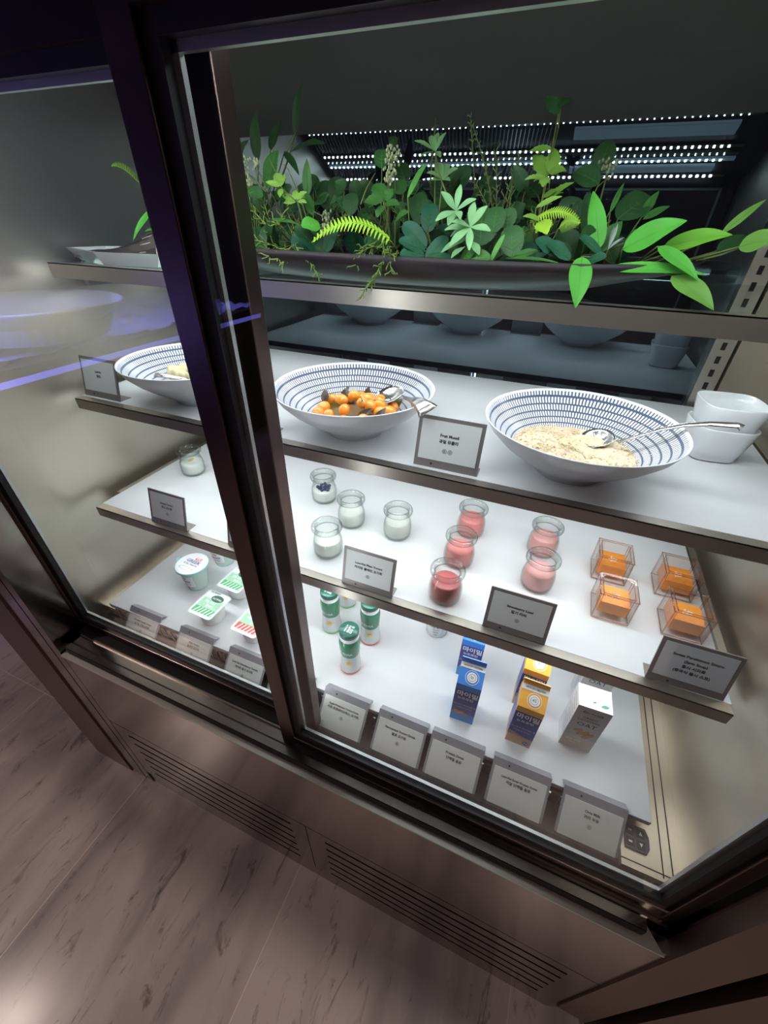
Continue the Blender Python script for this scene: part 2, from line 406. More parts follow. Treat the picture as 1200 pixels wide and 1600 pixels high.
# header above the doors and the light panel behind it
m = MB(); m.box(XL - .4, XR + .6, .265, .33, 1.760, 2.2); part('header', m, 'header_brown')
m = MB(); m.box(XL - .02, XR + .02, .33, .60, 1.89, 1.93); part('header_top', m, 'steel_dark')
A0, A1 = Vector((0, .355, 1.745)), Vector((0, .565, 1.850))       # angled light panel, lower front to upper back
pd = (A1 - A0); pn = Vector((0, pd.z, -pd.y)).normalized()         # faces back and down
m = MB(); m.prism([(A0.y, A0.z), (A1.y, A1.z), (A1.y, A1.z + .03), (A0.y, A0.z + .03)], XL, XR); part('light_panel', m, 'rubber')
def on(t, off): p = A0 + pd * t + pn * off; return p
for t in (.02, .30, .40, .52, .97):
    m = MB(); a, b = on(t - .02, .001), on(t + .02, .006)
    m.prism([(on(t - .02, .0)[1], on(t - .02, .0)[2]), (on(t - .02, .006)[1], on(t - .02, .006)[2]), (on(t + .02, .006)[1], on(t + .02, .006)[2]), (on(t + .02, .0)[1], on(t + .02, .0)[2])], XL + .02, XR - .06)
    s_ = part('led_strip', m, 'led_bar' if t in (.30,) else 'steel_shelf')
    m = MB(); h = .0024 if t in (.30, .52) else (.0032 if t == .02 else .0013)
    for k in range(int(1.22 / .0166)):
        x = XL + .03 + k * .0166; p = on(t, .008)
        e = pd.normalized() * h; m.add([(x - h, p.y - e.y, p.z - e.z), (x + h, p.y - e.y, p.z - e.z), (x + h, p.y + e.y, p.z + e.z), (x - h, p.y + e.y, p.z + e.z)], [(0, 1, 2, 3)])
    m.build('led_row', s_, 'led_dot')
for (t0, t1, x0, x1) in ((.60, .92, XL + .02, -.15), (.06, .24, XL + .02, -.15)):
    m = MB()
    for k in range(int((x1 - x0) / .0115)):
        x = x0 + k * .0115
        for (u, v_) in ((t0, t1),):
            p, q = on(u, .0), on(v_, .0); P2, Q2 = on(u, .009), on(v_, .009)
            m.add([(x, *p[1:]), (x + .012, *q[1:]), (x + .012, *Q2[1:]), (x, *P2[1:]), (x + .003, *p[1:]), (x + .015, *q[1:]), (x + .015, *Q2[1:]), (x + .003, *P2[1:])],
                  [(0, 1, 2, 3), (4, 7, 6, 5), (3, 2, 6, 7), (0, 3, 7, 4), (1, 5, 6, 2)])
    part('air_outlet_fins', m, 'spacer')
for (t0, t1) in ((.70, .86), (.10, .20)):
    m = MB(); m.prism([(on(t0, 0).y, on(t0, 0).z), (on(t0, .008).y, on(t0, .008).z), (on(t1, .008).y, on(t1, .008).z), (on(t1, 0).y, on(t1, 0).z)], -.10, .28); part('light_cover', m, 'led_bar')
# kick panels
KY = .2695
m = MB(); m.box(-.955, .368, KY, KY + .02, .422, .737); part('fascia_panel', m, 'steel_out')
def kick(x0, x1, s0, s1):
    m = MB(); zs = [.375 - k * .0505 for k in range(6)]; hh = .0055
    m.box(x0, s0, KY, KY + .02, .086, .419); m.box(s1, x1, KY, KY + .02, .086, .419)
    edges = [.419] + sum([[z + hh, z - hh] for z in zs], []) + [.086]
    for i in range(0, len(edges), 2): m.box(s0, s1, KY, KY + .02, edges[i + 1], edges[i])
    o = part('kick_panel', m, 'steel_out')
    m = MB(); m.box(s0 - .01, s1 + .01, KY + .021, KY + .025, .09, .41); m.build('vent_backing', o, 'slot')
kick(-.954, -.2970, -.900, -.343); kick(-.2945, .367, -.244, .318)
m = MB(); m.box(-.955, .368, KY + .004, KY + .02, 0.0, .084); part('toe_plate', m, 'steel_out')
m = MB(); m.box(-.94, .36, KY + .03, KY + .05, 0, .74); m.box(-.94, .36, KY + .05, YB, .70, .774); part('carcass', m, 'slot')
# ledge with mitred right end, the gap, and the sliding tracks
m = MB(); zf, zb = .737, .741
m.add([(-.953, .2655, zf), (.360, .2655, zf), (.334, .296, zb), (-.953, .296, zb), (-.953, .2655, zf - .004), (.360, .2655, zf - .004), (.334, .296, zb - .006), (-.953, .296, zb - .006)],
      [(0, 1, 2, 3), (4, 7, 6, 5), (0, 4, 5, 1), (1, 5, 6, 2), (2, 6, 7, 3), (3, 7, 4, 0)])
part('front_ledge', m, 'steel')
def trk(y0, y1, z0, z1, xr, mat='steel_out', name='door_track'):
    m = MB(); m.box(-.935, xr, y0, y1, z0, z1); return part(name, m, mat)
trk(.2775, .292, .742, .765, .328); trk(.2763, .2775, .7425, .7625, .328, 'slot', 'shadow_gap'); trk(.2915, .296, .745, .7605, .32, 'slot'); trk(.296, .345, .745, .7615, .36, 'steel_out')  # black plate paints in the shade below the track overhang
trk(.3165, .3195, .7615, .7675, .36, 'steel', 'track_rib'); trk(.345, .362, .745, .757, .37, 'steel_out')
# jambs: the recess walls left and right of the doors
m = MB(); m.box(-.985, -.957, KY + .001, .345, .45, 1.76); part('jamb', m, 'steel_out')
m = MB(); m.box(.372, .402, .266, .33, .40, 1.76); part('jamb', m, 'steel_out')

def door(name, x0, x1, z0, z1, y, sx0, sx1, rb, stile_l=True, stile_r=True, label=None):
    """glass x0..x1, z0..z1 at depth y (front face); steel frame to sx0..sx1, bottom rail down to rb"""
    d = bpy.data.objects.new(name, None); sc.collection.objects.link(d); d.parent = case; d.empty_display_size = .02
    m = MB(); m.box(x0 - .004, x1 + .004, y + .0, y + .004, z0 - .004, z1 + .004); m.build('glass_pane', d, 'pane')
    g = .013
    m = MB()
    m.box(x0 - g, x0, y - .002, y + .014, z0 - g, z1 + g); m.box(x1, x1 + g, y - .002, y + .014, z0 - g, z1 + g)
    m.box(x0, x1, y - .002, y + .014, z0 - g, z0); m.box(x0, x1, y - .002, y + .014, z1, z1 + g)
    m.build('gasket', d, 'rubber')
    m = MB(); q = .006
    m.box(x0, x0 + q, y + .007, y + .012, z0, z1); m.box(x1 - q, x1, y + .007, y + .012, z0, z1)
    m.box(x0, x1, y + .007, y + .012, z0, z0 + q); m.box(x0, x1, y + .007, y + .012, z1 - q, z1)
    m.build('spacer_bar', d, 'spacer')
    m = MB()
    m.box(sx0, x0 - g, y - .008, y + .014, rb, z1 + .05); m.build('stile', d, 'steel_dark', .0015)
    m = MB(); m.box(x1 + g, sx1, y - .008, y + .014, rb, z1 + .05); m.build('stile', d, 'steel_dark' if name != 'sliding_door_rear' else 'steel', .0015)
    m = MB(); m.box(x0 - g, x1 + g, y - .008, y + .014, rb, z0 - g); m.build('bottom_rail', d, 'steel_out', .0015)
    m = MB(); m.box(x0 - g, x1 + g, y - .008, y + .014, z1 + g, z1 + .05); m.build('top_rail', d, 'header_brown')
    return d
door('sliding_door', -.2865, .335, .8085, 1.7165, .309, -.330, .366, .762)
door('sliding_door', -.935, -.318, .8085, 1.7165, .345, -.957, -.272, .768)
# control pad on the pan at the right
m = MB(); m.prismz([(.294, .366), (.326, .366), (.331, .375), (.331, .392), (.326, .403), (.294, .403)], .790, .7935); cp = part('control_pad', m, 'plastic_grey')
for i, (x, y) in enumerate(((.302, .393), (.302, .376), (.318, .393), (.318, .376))):
    m = MB(); m.box(x - .006, x + .006, y - .006, y + .006, .7935, .7945); bt = m.build('button', cp, 'button')
    m = MB(); q = .0028
    if i == 2: m.add([(x - q, y - q, .7948), (x + q, y - q, .7948), (x, y + q, .7948)], [(0, 1, 2)])
    elif i == 3: m.add([(x - q, y + q, .7948), (x, y - q, .7948), (x + q, y + q, .7948)], [(0, 1, 2)])
    else: m.box(x - q, x + q, y - q * .5, y + q * .5, .7945, .7948)
    m.build('button_symbol', bt, 'ink_white')
# columns beside the case
c = thing('steel_column', 'brown flat-faced column at the left end of the case standing on the marble floor', 'column', (0, 0, 0))
m = MB(); m.box(-1.225, -1.056, KY - .004, .60, 0, 2.2); m.build('brown_face', c, 'steel_brown')
m = MB(); m.box(-1.056, -.9575, KY, .60, 0, 2.2); m.build('steel_filler', c, 'steel_out')
m = MB(); m.box(-.992, -.990, KY - .0006, KY, 0.0, 2.2); m.build('seam', c, 'slot')
c = thing('steel_column', 'dark steel end column at the right end of the case beyond the glass corner', 'column', (0, 0, 0))
m = MB(); m.box(.403, .432, .2655, .60, .098, 2.2); m.box(.368, .403, .2655, .29, .098, 2.2); m.build('end_panel', c, 'steel_brown')
m = MB(); m.box(.374, .43, .285, .60, 0, .098); m.build('toe_plate', c, 'steel_out')
m = MB(); m.box(.432, .456, .30, .60, 0, 2.2); m.build('shadow_gap', c, 'slot')
m = MB(); m.box(.456, 1.1, .26, .60, 0, 2.2); m.build('neighbour_panel', c, 'steel_brown')

# ------------------------------------------------------------------ shelves
def shelf(z, yf, yb, label, lip_h, glass=False, sx=(-.899, .346), lipx=(-.8975, .3445), lip='steel_shelf'):
    s = thing('display_shelf', label, 'shelf', (0, 0, z))
    m = MB(); m.box(lipx[0], lipx[1], yf, yf + .0015, -lip_h, 0); m.box(lipx[0], lipx[1], yf, yf + .017, -.0015, 0)
    m.build('steel_lip', s, lip)
    if glass:
        m = MB(); m.box(sx[0], sx[1], yf + .004, yb, -.008, -.0005); m.build('glass_sheet', s, 'shelf_glass')
    else:
        m = MB(); m.box(sx[0], sx[1], yf + .017, yb, -.012, .0005); m.build('white_slab', s, 'slab', .001)
        m = MB(); m.box(lipx[0], lipx[1], yf + .002, yb, -.0145, -.0125); m.build('steel_tray', s, 'steel_wall')
    m = MB(); m.box(lipx[0] + .02, lipx[1] - .02, yf + .045, yf + .060, -.030, -.0155); m.build('led_tube', s, 'led_tube')
    for x in (lipx[0] - .02, lipx[1] + .008):
        m = MB(); m.box(x, x + .012, yf + .07, YB - .03, -.045, -.004); m.build('bracket', s, 'steel_shelf')
    return s
shelf(1.548, .569, .915, 'upper glass shelf with a bright steel front lip that carries the planter', .0235, True, lip='steel_lip')
shelf(1.3119, .5167, 1.02, 'white stone shelf with a dark steel lip that carries the patterned bowls', .0213, sx=(-.899, .356), lipx=(-.8975, .358))
shelf(1.0725, .462, .98, 'white stone shelf with a dark steel lip that carries the dessert jars and glass cubes', .0225)
b_ = thing('white_board', 'white stone board on the bottom of the case under the bottles, pots and cartons', 'board', (0, 0, 0))
m = MB(); m.prismz([(-.899, .391), (.327, .404), (.327, 1.0), (-.899, 1.0)], .8085, .8204); m.build('board_slab', b_, 'slab', .001)
m = MB(); m.box(-.88, .31, .42, .98, .790, .8085); m.build('board_support', b_, 'slot')

# ------------------------------------------------------------------ label holders
def sign(lines, label, loc, rz=0, deck=False, icons=1, sizes=None, w=.100, h=.078):
    o = thing('label_stand', label, 'label stand', loc, rz, 'label stands along the bottom board' if deck else 'label stands on the shelf edges')
    tilt = math.radians(40) if deck else math.radians(13)
    M = Matrix.Rotation(-tilt, 4, 'X')                     # face plane: local x right, z up the face, -y outward
    fr = 'frame_light' if deck else 'frame_dark'; t = .0022
    m = MB(); m.box(-w / 2, w / 2, 0, t, 0, h)
    if deck: m.box(-w / 2, w / 2, t, .020, h - .0016, h)   # hooked over the board
    m.xform(M); m.build('metal_plate', o, fr)
    if not deck:
        m = MB(); m.box(-w / 2, w / 2, 0, .026, 0, .0012); m.build('foot', o, fr)
    b0, b1, b2 = (.0035, .0045, .0150) if deck else (.0125, .0055, .0055)   # bottom, side, top border
    zc0, zc1 = b0, h - b2
    m = MB(); m.mat('card' if deck else 'card_dim'); m.box(-w / 2 + b1, w / 2 - b1, -.0006, 0, zc0, zc1)
    m.mat('ink'); F = M0 = Matrix(((1, 0, 0, 0), (0, 0, -1, -.0009), (0, 1, 0, 0), (0, 0, 0, 1)))
    z = zc1 - (.013 if deck else .021) + (.004 if len(lines) > 3 else 0)
    for i, ln in enumerate(lines):
        sz = (sizes[i] if sizes else (.0053 if len(ln) > 26 else .0061))
        put_text(m, ln, sz, F @ Matrix.Translation((0, z, 0)), .03); z -= sz * 1.45
    n = icons
    for k in range(n):
        cx = (k - (n - 1) / 2) * .0085
        T = F @ Matrix.Translation((cx, z - .0052, 0)); m.mat('ink_grey'); disc(m, T, .0036, 20, .0031); disc(m, T, .0026, 16, .0022)
        m.mat('ink'); put_text(m, 'ô', .0042, T, .02)
    m.xform(M); m.build('card', o)
    m = MB(); m.mat('ink')
    zz = (h - b2 / 2) if deck else b0 / 2
    disc(m, F @ Matrix.Translation((-w * .22, zz, 0)) @ Matrix.Translation((0, 0, -.0003)), .0018, 12)
    m.xform(M); m.build('maker_mark', o)
    return o
ZB, ZC, ZD = 1.3124, 1.0730, .8204
sign(['Longan', '용안'], 'label stand reading Longan at the left end of the bowl shelf', (-.845, .539, ZB), 0, icons=0)
sign(['Fruit Muesli', '과일 뮤즐리'], 'label stand reading Fruit Muesli between the two large patterned bowls', (-.118, .541, ZB), 0, icons=2)
sign(['', ''], 'label stand whose edge shows just behind the door stile beside the longan bowl', (-.475, .541, ZB), 0, icons=0)
sign(['Honey Yogurt', '허니 요거트'], 'label stand reading Honey Yogurt on the jar shelf near its left end', (-.690, .4745, ZC), 0)
sign(['', ''], 'label stand mostly hidden by the door stile on the jar shelf', (-.482, .4745, ZC), 0, icons=0)
sign(['Low-Fat Plain Yogurt', '저지방 플레인 요거트'], 'label stand reading Low-Fat Plain Yogurt in front of the white jars', (-.220, .4735, ZC), 0)
sign(['Strawberry Lassi', '딸기 라씨'], 'label stand reading Strawberry Lassi in front of the pink jars', (.041, .4785, ZC), 0)
sign(['Sweet Persimmon Simiro', '(Sago Soup)', '홍시 시미로', '(중국식 홍시 스프)'], 'label stand reading Sweet Persimmon Simiro at the right end of the jar shelf', (.285, .4795, ZC), .01, icons=0)
DS = dict(h=.084, deck=True)
def dsign(x, lines, label, **k):
    if x < -.3: sign(lines, label, (x, .3612, .7815), .0, h=.066, deck=True, **k)
    else: sign(lines, label, (x, .3475, .7705), .0, h=.084, deck=True, **k)
dsign(-.782, ['Organic Greek Yogurt', '유기농 그릭 요거트'], 'label stand reading Organic Greek Yogurt at the left end of the bottom row')
dsign(-.622, ['Plain Yogurt', '플레인 요거트'], 'label stand reading Plain Yogurt, second in the bottom row')
dsign(-.478, ['Low-Fat Strawberry Yogurt', '저지방 딸기 요거트'], 'label stand reading Low-Fat Strawberry Yogurt left of the door stile')
dsign(-.362, ['', ''], 'label stand in the bottom row mostly covered by the door stile', icons=0)
dsign(-.231, ['Apple Probiotics Yogurt Drink', '사과 프로바이오틱스 요거트'], 'label stand reading Apple Probiotics Yogurt Drink right of the door stile')
dsign(-.109, ['Fermented Yogurt Drink', '발효 요거트'], 'label stand reading Fermented Yogurt Drink below the green bottles')
dsign(.000, ['Protein Drink', '단백질 음료'], 'label stand reading Protein Drink in front of the blue cartons', icons=0)
dsign(.117, ['Low-Fat Sugar Protein Drink', '저당 단백질 음료'], 'label stand reading Low-Fat Sugar Protein Drink before the orange cartons', icons=0)
dsign(.238, ['Orts Milk', '귀리 우유'], 'label stand reading Orts Milk at the end of the bottom row by the control pad')

# ------------------------------------------------------------------ patterned bowls
def bowl(label, loc):
    m = MB(); m.mat('bowl_out')
    m.lathe([(0, .004), (.044, .004), (.046, 0), (.050, 0), (.051, .006), (.062, .014), (.085, .028), (.110, .046), (.128, .064), (.1365, .0785), (.1372, .0795)], 72)
    m.mat('bowl_pattern')
    m.lathe([(.1372, .0795), (.1362, .0805), (.1350, .0795), (.1262, .066), (.108, .049), (.084, .032), (.060, .018), (.040, .011), (0, .009)], 72)
    o = m.build('patterned_bowl'); o.location = loc; return tag(o, label, 'bowl', 'blue and white patterned bowls')
B1 = (-.307, .620, ZB); B2 = (.056, .624, ZB); B3 = (-.664, .628, ZB)
bowl('patterned bowl holding orange fruit and dark leaves', B1)
bowl('patterned bowl holding pale muesli with a long-handled spoon', B2)
bowl('patterned bowl of peeled pale longans beside the Longan label', B3)
def inbowl(b, r):   # inner surface height
    pr = [(0, .009), (.040, .011), (.060, .018), (.084, .032), (.108, .049), (.1262, .066), (.136, .080)]
    for (a, za), (c_, zc) in zip(pr, pr[1:]):
        if a <= r <= c_: return b[2] + za + (zc - za) * (r - a) / (c_ - a)
    return b[2] + .08
# orange fruit
m = MB(); m.lathe([(0, .030), (.040, .0302), (.070, .0300), (.0775, .0295)], 40); o = m.build('syrup', mat='syrup'); o.location = B1
tag(o, 'dark syrup pooled in the bowl of orange fruit', 'syrup', kind='stuff')
fr = MB(); fr.ball((0, 0, 0), .0125, .0105, .0105, 16, 10); fr.mats = ['fruit']
f0 = None
spots = [(-.052, -.018, .036), (-.040, .022, .040), (-.022, -.004, .050), (-.005, -.030, .044), (.016, -.002, .050), (.012, .034, .044), (-.008, .044, .040), (.040, .020, .042), (.050, -.004, .040), (.036, -.040, .036),
         (-.030, .044, .038), (-.058, .026, .036), (-.030, -.040, .034), (.004, -.052, .034), (.058, .036, .036), (.026, .056, .036), (-.050, -.040, .033), (.060, .012, .036), (-.006, .012, .055), (.030, .000, .046)]
for i, (x, y, z) in enumerate(spots):
    R_ = Matrix.Rotation(random.uniform(0, 3.1), 4, 'Z') @ Matrix.Rotation(random.uniform(-.5, .5), 4, 'Y')
    if f0 is None: f0 = fr.build('orange_fruit', mat='fruit'); o = f0
    else: o = f0.copy(); sc.collection.objects.link(o)
    o.location = (B1[0] + x, B1[1] + y, B1[2] + z + .002); o.rotation_euler = R_.to_euler(); s_ = random.uniform(.88, 1.12); o.scale = (s_, s_, s_)
    tag(o, 'small glossy orange fruit piled in the patterned bowl with dark leaves', 'fruit', 'orange fruits in the bowl')
PLANTS = [
 ('lance_leaf_plant', 'tall dark green plant with pointed upright leaves at the far left of the planter', [
  ('lance','dk',(-0.5604,0.78,1.7018),(-0.5661,0.8,1.7699),0.0285),
  ('lance','dk',(-0.5396,0.79,1.7156),(-0.5255,0.81,1.7545),0.0263),
  ('lance','dk',(-0.4879,0.79,1.7327),(-0.4739,0.8,1.7964),0.0208),
  ('lance','dk',(-0.4866,0.77,1.711),(-0.4152,0.76,1.7174),0.0248),
  ('lance','dk2',(-0.4866,0.75,1.7089),(-0.4439,0.72,1.6762),0.0133),
  ('lance','dk',(-0.6008,0.78,1.7025),(-0.5748,0.78,1.7291),0.0268),
  ('stem','stm',(-0.4952,0.77,1.7111),(-0.4874,0.79,1.7368),0.0027),
  ('stem','stm',(-0.5195,0.74,1.6539),(-0.5214,0.77,1.7131),0.0027),
 ]),
 ('lance_leaf_plant', 'narrow upright spear-leaved plant rising beside the round bright leaf at the left of the planter', [
  ('lance','md',(-0.4197,0.7,1.6495),(-0.4219,0.71,1.6958),0.0148),
  ('lance','md',(-0.3875,0.66,1.6254),(-0.418,0.69,1.656),0.0146),
  ('lance','md',(-0.4476,0.63,1.6187),(-0.3918,0.63,1.613),0.0085),
 ]),
 ('round_leaf_plant', 'dark round-leaved plant with a large toothed leaf behind the small ivy sprig', [
  ('round','md',(-0.4901,0.7,1.6593),(-0.488,0.73,1.7083),0.0337),
  ('round','md2',(-0.5169,0.66,1.6532),(-0.4619,0.64,1.6457),0.0254),
  ('round','dk2',(-0.3957,0.72,1.6245),(-0.4193,0.75,1.6718),0.0312),
  ('round','dk',(-0.3784,0.72,1.642),(-0.3871,0.74,1.6764),0.0263),
  ('round','dk2',(-0.3356,0.68,1.6264),(-0.3427,0.7,1.6538),0.0231),
  ('round','dk2',(-0.434,0.66,1.6316),(-0.4059,0.66,1.6346),0.0155),
  ('round','dk',(-0.4124,0.74,1.6335),(-0.434,0.74,1.6526),0.0275),
 ]),
 ('round_leaf_plant', 'single bright green round leaf over the planter rim left of the fern frond', [
  ('round','br',(-0.3514,0.615,1.6125),(-0.3731,0.6,1.6134),0.0279),
  ('stem','stm',(-0.3514,0.615,1.6125),(-0.366,0.66,1.6051),0.0019),
 ]),
 ('berry_sprig', 'pale bud clusters on a thin stem beside the steel post', [
  ('berry','bry',(-0.5211,0.68,1.6856),(-0.5127,0.68,1.6855),0.0238),
  ('berry','bry',(-0.4952,0.68,1.6892),(-0.4911,0.68,1.6891),0.0098),
  ('berry','bry',(-0.5057,0.67,1.6673),(-0.5039,0.67,1.666),0.0129),
  ('stem','stm',(-0.4669,0.66,1.6532),(-0.5105,0.68,1.6761),0.0025),
  ('stem','stm',(-0.4629,0.66,1.641),(-0.4927,0.68,1.6813),0.0025),
 ]),
 ('ivy_sprig', 'light green ivy sprig with small lobed leaves near the steel post', [
  ('lobed','lt',(-0.4265,0.64,1.6587),(-0.4462,0.66,1.6753),0.014),
  ('lobed','lt',(-0.4244,0.64,1.6599),(-0.4318,0.66,1.6739),0.0084),
  ('lobed','lt',(-0.4284,0.64,1.6587),(-0.4526,0.64,1.6638),0.0084),
  ('lobed','lt',(-0.4268,0.64,1.6561),(-0.4236,0.63,1.6454),0.0083),
  ('lobed','lt',(-0.402,0.64,1.6433),(-0.3892,0.65,1.6527),0.0148),
  ('lobed','lt',(-0.4042,0.64,1.6407),(-0.4255,0.64,1.6393),0.0112),
  ('lobed','lt',(-0.4039,0.64,1.6433),(-0.415,0.66,1.6558),0.0094),
  ('lobed','lt',(-0.394,0.63,1.6417),(-0.3795,0.63,1.6393),0.0082),
  ('lobed','lt',(-0.4058,0.64,1.6433),(-0.4327,0.65,1.6488),0.0094),
  ('stem','stm',(-0.3875,0.64,1.6211),(-0.4222,0.66,1.6738),0.0021),
  ('stem','stm',(-0.4222,0.66,1.6738),(-0.4386,0.67,1.6861),0.0015),
  ('stem','stm',(-0.404,0.64,1.642),(-0.4266,0.64,1.6574),0.0017),
  ('stem','stm',(-0.447,0.66,1.6766),(-0.4628,0.67,1.6941),0.0013),
 ]),
 ('needle_leaf_sprig', 'yellow green needle-leaved bush spilling over the left end of the planter', [
  ('needle','yl',(-0.4367,0.64,1.5855),(-0.4635,0.62,1.629),0.0156),
  ('needle','yl',(-0.4253,0.63,1.5779),(-0.4585,0.6,1.5965),0.0174),
  ('needle','yl',(-0.4066,0.62,1.5832),(-0.425,0.58,1.5763),0.017),
  ('needle','yl',(-0.4117,0.62,1.587),(-0.4069,0.58,1.5731),0.0151),
  ('needle','yl',(-0.3999,0.62,1.5914),(-0.3718,0.59,1.5779),0.0131),
  ('needle','yl',(-0.4354,0.64,1.5938),(-0.4239,0.63,1.6258),0.0174),
  ('needle','yl',(-0.418,0.64,1.5943),(-0.3924,0.63,1.6149),0.0153),
  ('needle','yl',(-0.4409,0.63,1.5898),(-0.4628,0.6,1.5696),0.0118),
  ('needle','yl',(-0.4684,0.66,1.6216),(-0.4804,0.66,1.6532),0.0139),
  ('needle','yl',(-0.4144,0.62,1.6067),(-0.421,0.6,1.618),0.0167),
  ('needle','yl',(-0.3995,0.61,1.5878),(-0.3993,0.58,1.5655),0.0131),
 ]),
 ('needle_leaf_sprig', 'short needle sprig hanging over the planter rim under the round bright leaf', [
  ('needle','yl2',(-0.3693,0.6,1.5791),(-0.3369,0.575,1.5556),0.0128),
  ('needle','yl2',(-0.3727,0.6,1.5774),(-0.348,0.58,1.5679),0.011),
 ]),
 ('needle_leaf_sprig', 'long trailing needle-leaved sprig hanging below the fern frond over the shelf lip', [
  ('needle','yl2',(-0.2612,0.61,1.5997),(-0.2643,0.585,1.5825),0.0155),
  ('needle','yl2',(-0.2518,0.61,1.6),(-0.239,0.58,1.5802),0.017),
  ('needle','yl2',(-0.243,0.6,1.5934),(-0.2239,0.57,1.5672),0.0151),
  ('needle','yl2',(-0.2568,0.6,1.593),(-0.276,0.58,1.5859),0.0154),
  ('needle','yl2',(-0.2387,0.59,1.5833),(-0.2485,0.56,1.5521),0.0135),
  ('needle','yl2',(-0.2433,0.59,1.5867),(-0.2192,0.57,1.585),0.0133),
  ('needle','yl2',(-0.2461,0.565,1.5592),(-0.2618,0.552,1.5363),0.011),
  ('needle','yl2',(-0.2755,0.61,1.5957),(-0.281,0.58,1.5733),0.0157),
 ]),
 ('fern_frond', 'bright lime fern frond arching over the planter rim', [
  ('fern','lime',(-0.2446,0.62,1.5978),(-0.3464,0.58,1.595),0.0227),
 ]),
 ('berry_sprig', 'drooping pale bud cluster standing up at the middle left of the planter', [
  ('berry','bry',(-0.2803,0.7,1.6898),(-0.2802,0.7,1.685),0.0198),
  ('berry','bry',(-0.2806,0.7,1.6981),(-0.2829,0.71,1.6992),0.018),
  ('berry','bry',(-0.2777,0.69,1.6769),(-0.2759,0.69,1.6745),0.0135),
  ('berry','bry',(-0.28,0.69,1.6684),(-0.28,0.69,1.6672),0.0082),
  ('stem','stm',(-0.2718,0.7,1.6422),(-0.2847,0.71,1.7016),0.0023),
 ]),
 ('berry_sprig', 'small grey bud cluster between the round bright leaf and the lime fern frond', [
  ('berry','bry2',(-0.3451,0.62,1.6255),(-0.3434,0.62,1.6242),0.0116),
  ('berry','bry2',(-0.3405,0.61,1.6128),(-0.3397,0.61,1.6115),0.0116),
  ('stem','stm',(-0.357,0.63,1.6254),(-0.3886,0.66,1.6335),0.0015),
 ]),
 ('lobed_leaf_plant', 'green lobed-leaf sprig just above the lime fern frond', [
  ('lobed','md',(-0.2732,0.66,1.6459),(-0.2972,0.68,1.6629),0.0216),
  ('lobed','md',(-0.2706,0.65,1.6431),(-0.2994,0.65,1.6417),0.0213),
  ('lobed','md',(-0.2714,0.66,1.6434),(-0.2641,0.67,1.6574),0.0178),
  ('lobed','md',(-0.2673,0.65,1.6406),(-0.2458,0.65,1.6384),0.0157),
  ('lobed','md',(-0.2706,0.65,1.6382),(-0.2745,0.64,1.6242),0.0159),
  ('lobed','md',(-0.2479,0.64,1.6221),(-0.2253,0.63,1.6309),0.0155),
  ('lobed','md2',(-0.2601,0.7,1.6526),(-0.2806,0.72,1.669),0.0243),
  ('stem','stm',(-0.2999,0.64,1.6389),(-0.2956,0.68,1.6752),0.0022),
  ('stem','stm',(-0.2673,0.65,1.6406),(-0.2596,0.64,1.6282),0.0018),
 ]),
 ('round_leaf_plant', 'green round leaf standing behind the drooping bud cluster', [
  ('round','md2',(-0.3023,0.72,1.6832),(-0.311,0.74,1.7065),0.0226),
  ('round','dk',(-0.2683,0.73,1.667),(-0.2876,0.75,1.6919),0.0229),
  ('round','dk',(-0.3012,0.76,1.7109),(-0.3056,0.77,1.7247),0.0135),
 ]),
 ('round_leaf_plant', 'toothed green leaf seen edge-on leaning right in the middle of the planter', [
  ('round','br2',(-0.2385,0.66,1.6472),(-0.2281,0.7,1.6854),0.0079),
 ]),
 ('round_leaf_plant', 'overlapping dark blue green toothed leaves at the planter rim in its middle', [
  ('round','tl',(-0.1958,0.62,1.5925),(-0.2289,0.62,1.6187),0.0229),
  ('round','tl',(-0.1938,0.61,1.5892),(-0.2269,0.6,1.6008),0.0185),
  ('round','tl',(-0.192,0.605,1.5858),(-0.2209,0.59,1.5854),0.0184),
  ('round','tl',(-0.1887,0.6,1.5837),(-0.1542,0.6,1.5839),0.0116),
  ('round','dk2',(-0.2172,0.67,1.619),(-0.2396,0.7,1.6526),0.0272),
  ('round','tl',(-0.2035,0.65,1.6092),(-0.2077,0.67,1.6417),0.0228),
  ('round','tl',(-0.1916,0.61,1.5805),(-0.1692,0.63,1.6055),0.0169),
 ]),
 ('round_leaf_plant', 'dark round leaf standing against the mirror above the pale rosettes', [
  ('round','dk2',(-0.1858,0.73,1.6591),(-0.1895,0.75,1.6878),0.0294),
  ('round','dk',(-0.2113,0.72,1.6432),(-0.2203,0.73,1.6705),0.0204),
 ]),
 ('pale_rosette_plant', 'smaller pale green downy rosette just above the star-shaped one', [
  ('obov','pale',(-0.162,0.63,1.6328),(-0.1802,0.62,1.6514),0.0104),
  ('obov','pale',(-0.162,0.63,1.6328),(-0.1614,0.64,1.6595),0.0089),
  ('obov','pale',(-0.162,0.63,1.6328),(-0.1377,0.63,1.6448),0.0096),
  ('obov','pale',(-0.162,0.63,1.6328),(-0.1816,0.61,1.6219),0.0105),
  ('obov','pale',(-0.162,0.63,1.6328),(-0.1477,0.6,1.6242),0.0095),
  ('obov','pale',(-0.162,0.63,1.6328),(-0.1651,0.61,1.6176),0.0097),
 ]),
 ('pale_rosette_plant', 'larger pale green downy rosette spread like a star at the planter rim', [
  ('obov','pale',(-0.1376,0.615,1.6165),(-0.1397,0.63,1.642),0.0103),
  ('obov','pale',(-0.1376,0.615,1.6165),(-0.1211,0.62,1.638),0.0102),
  ('obov','pale',(-0.1376,0.615,1.6165),(-0.1094,0.6,1.6133),0.0102),
  ('obov','pale',(-0.1376,0.615,1.6165),(-0.1301,0.59,1.5936),0.0095),
  ('obov','pale',(-0.1376,0.615,1.6165),(-0.1552,0.59,1.5968),0.0104),
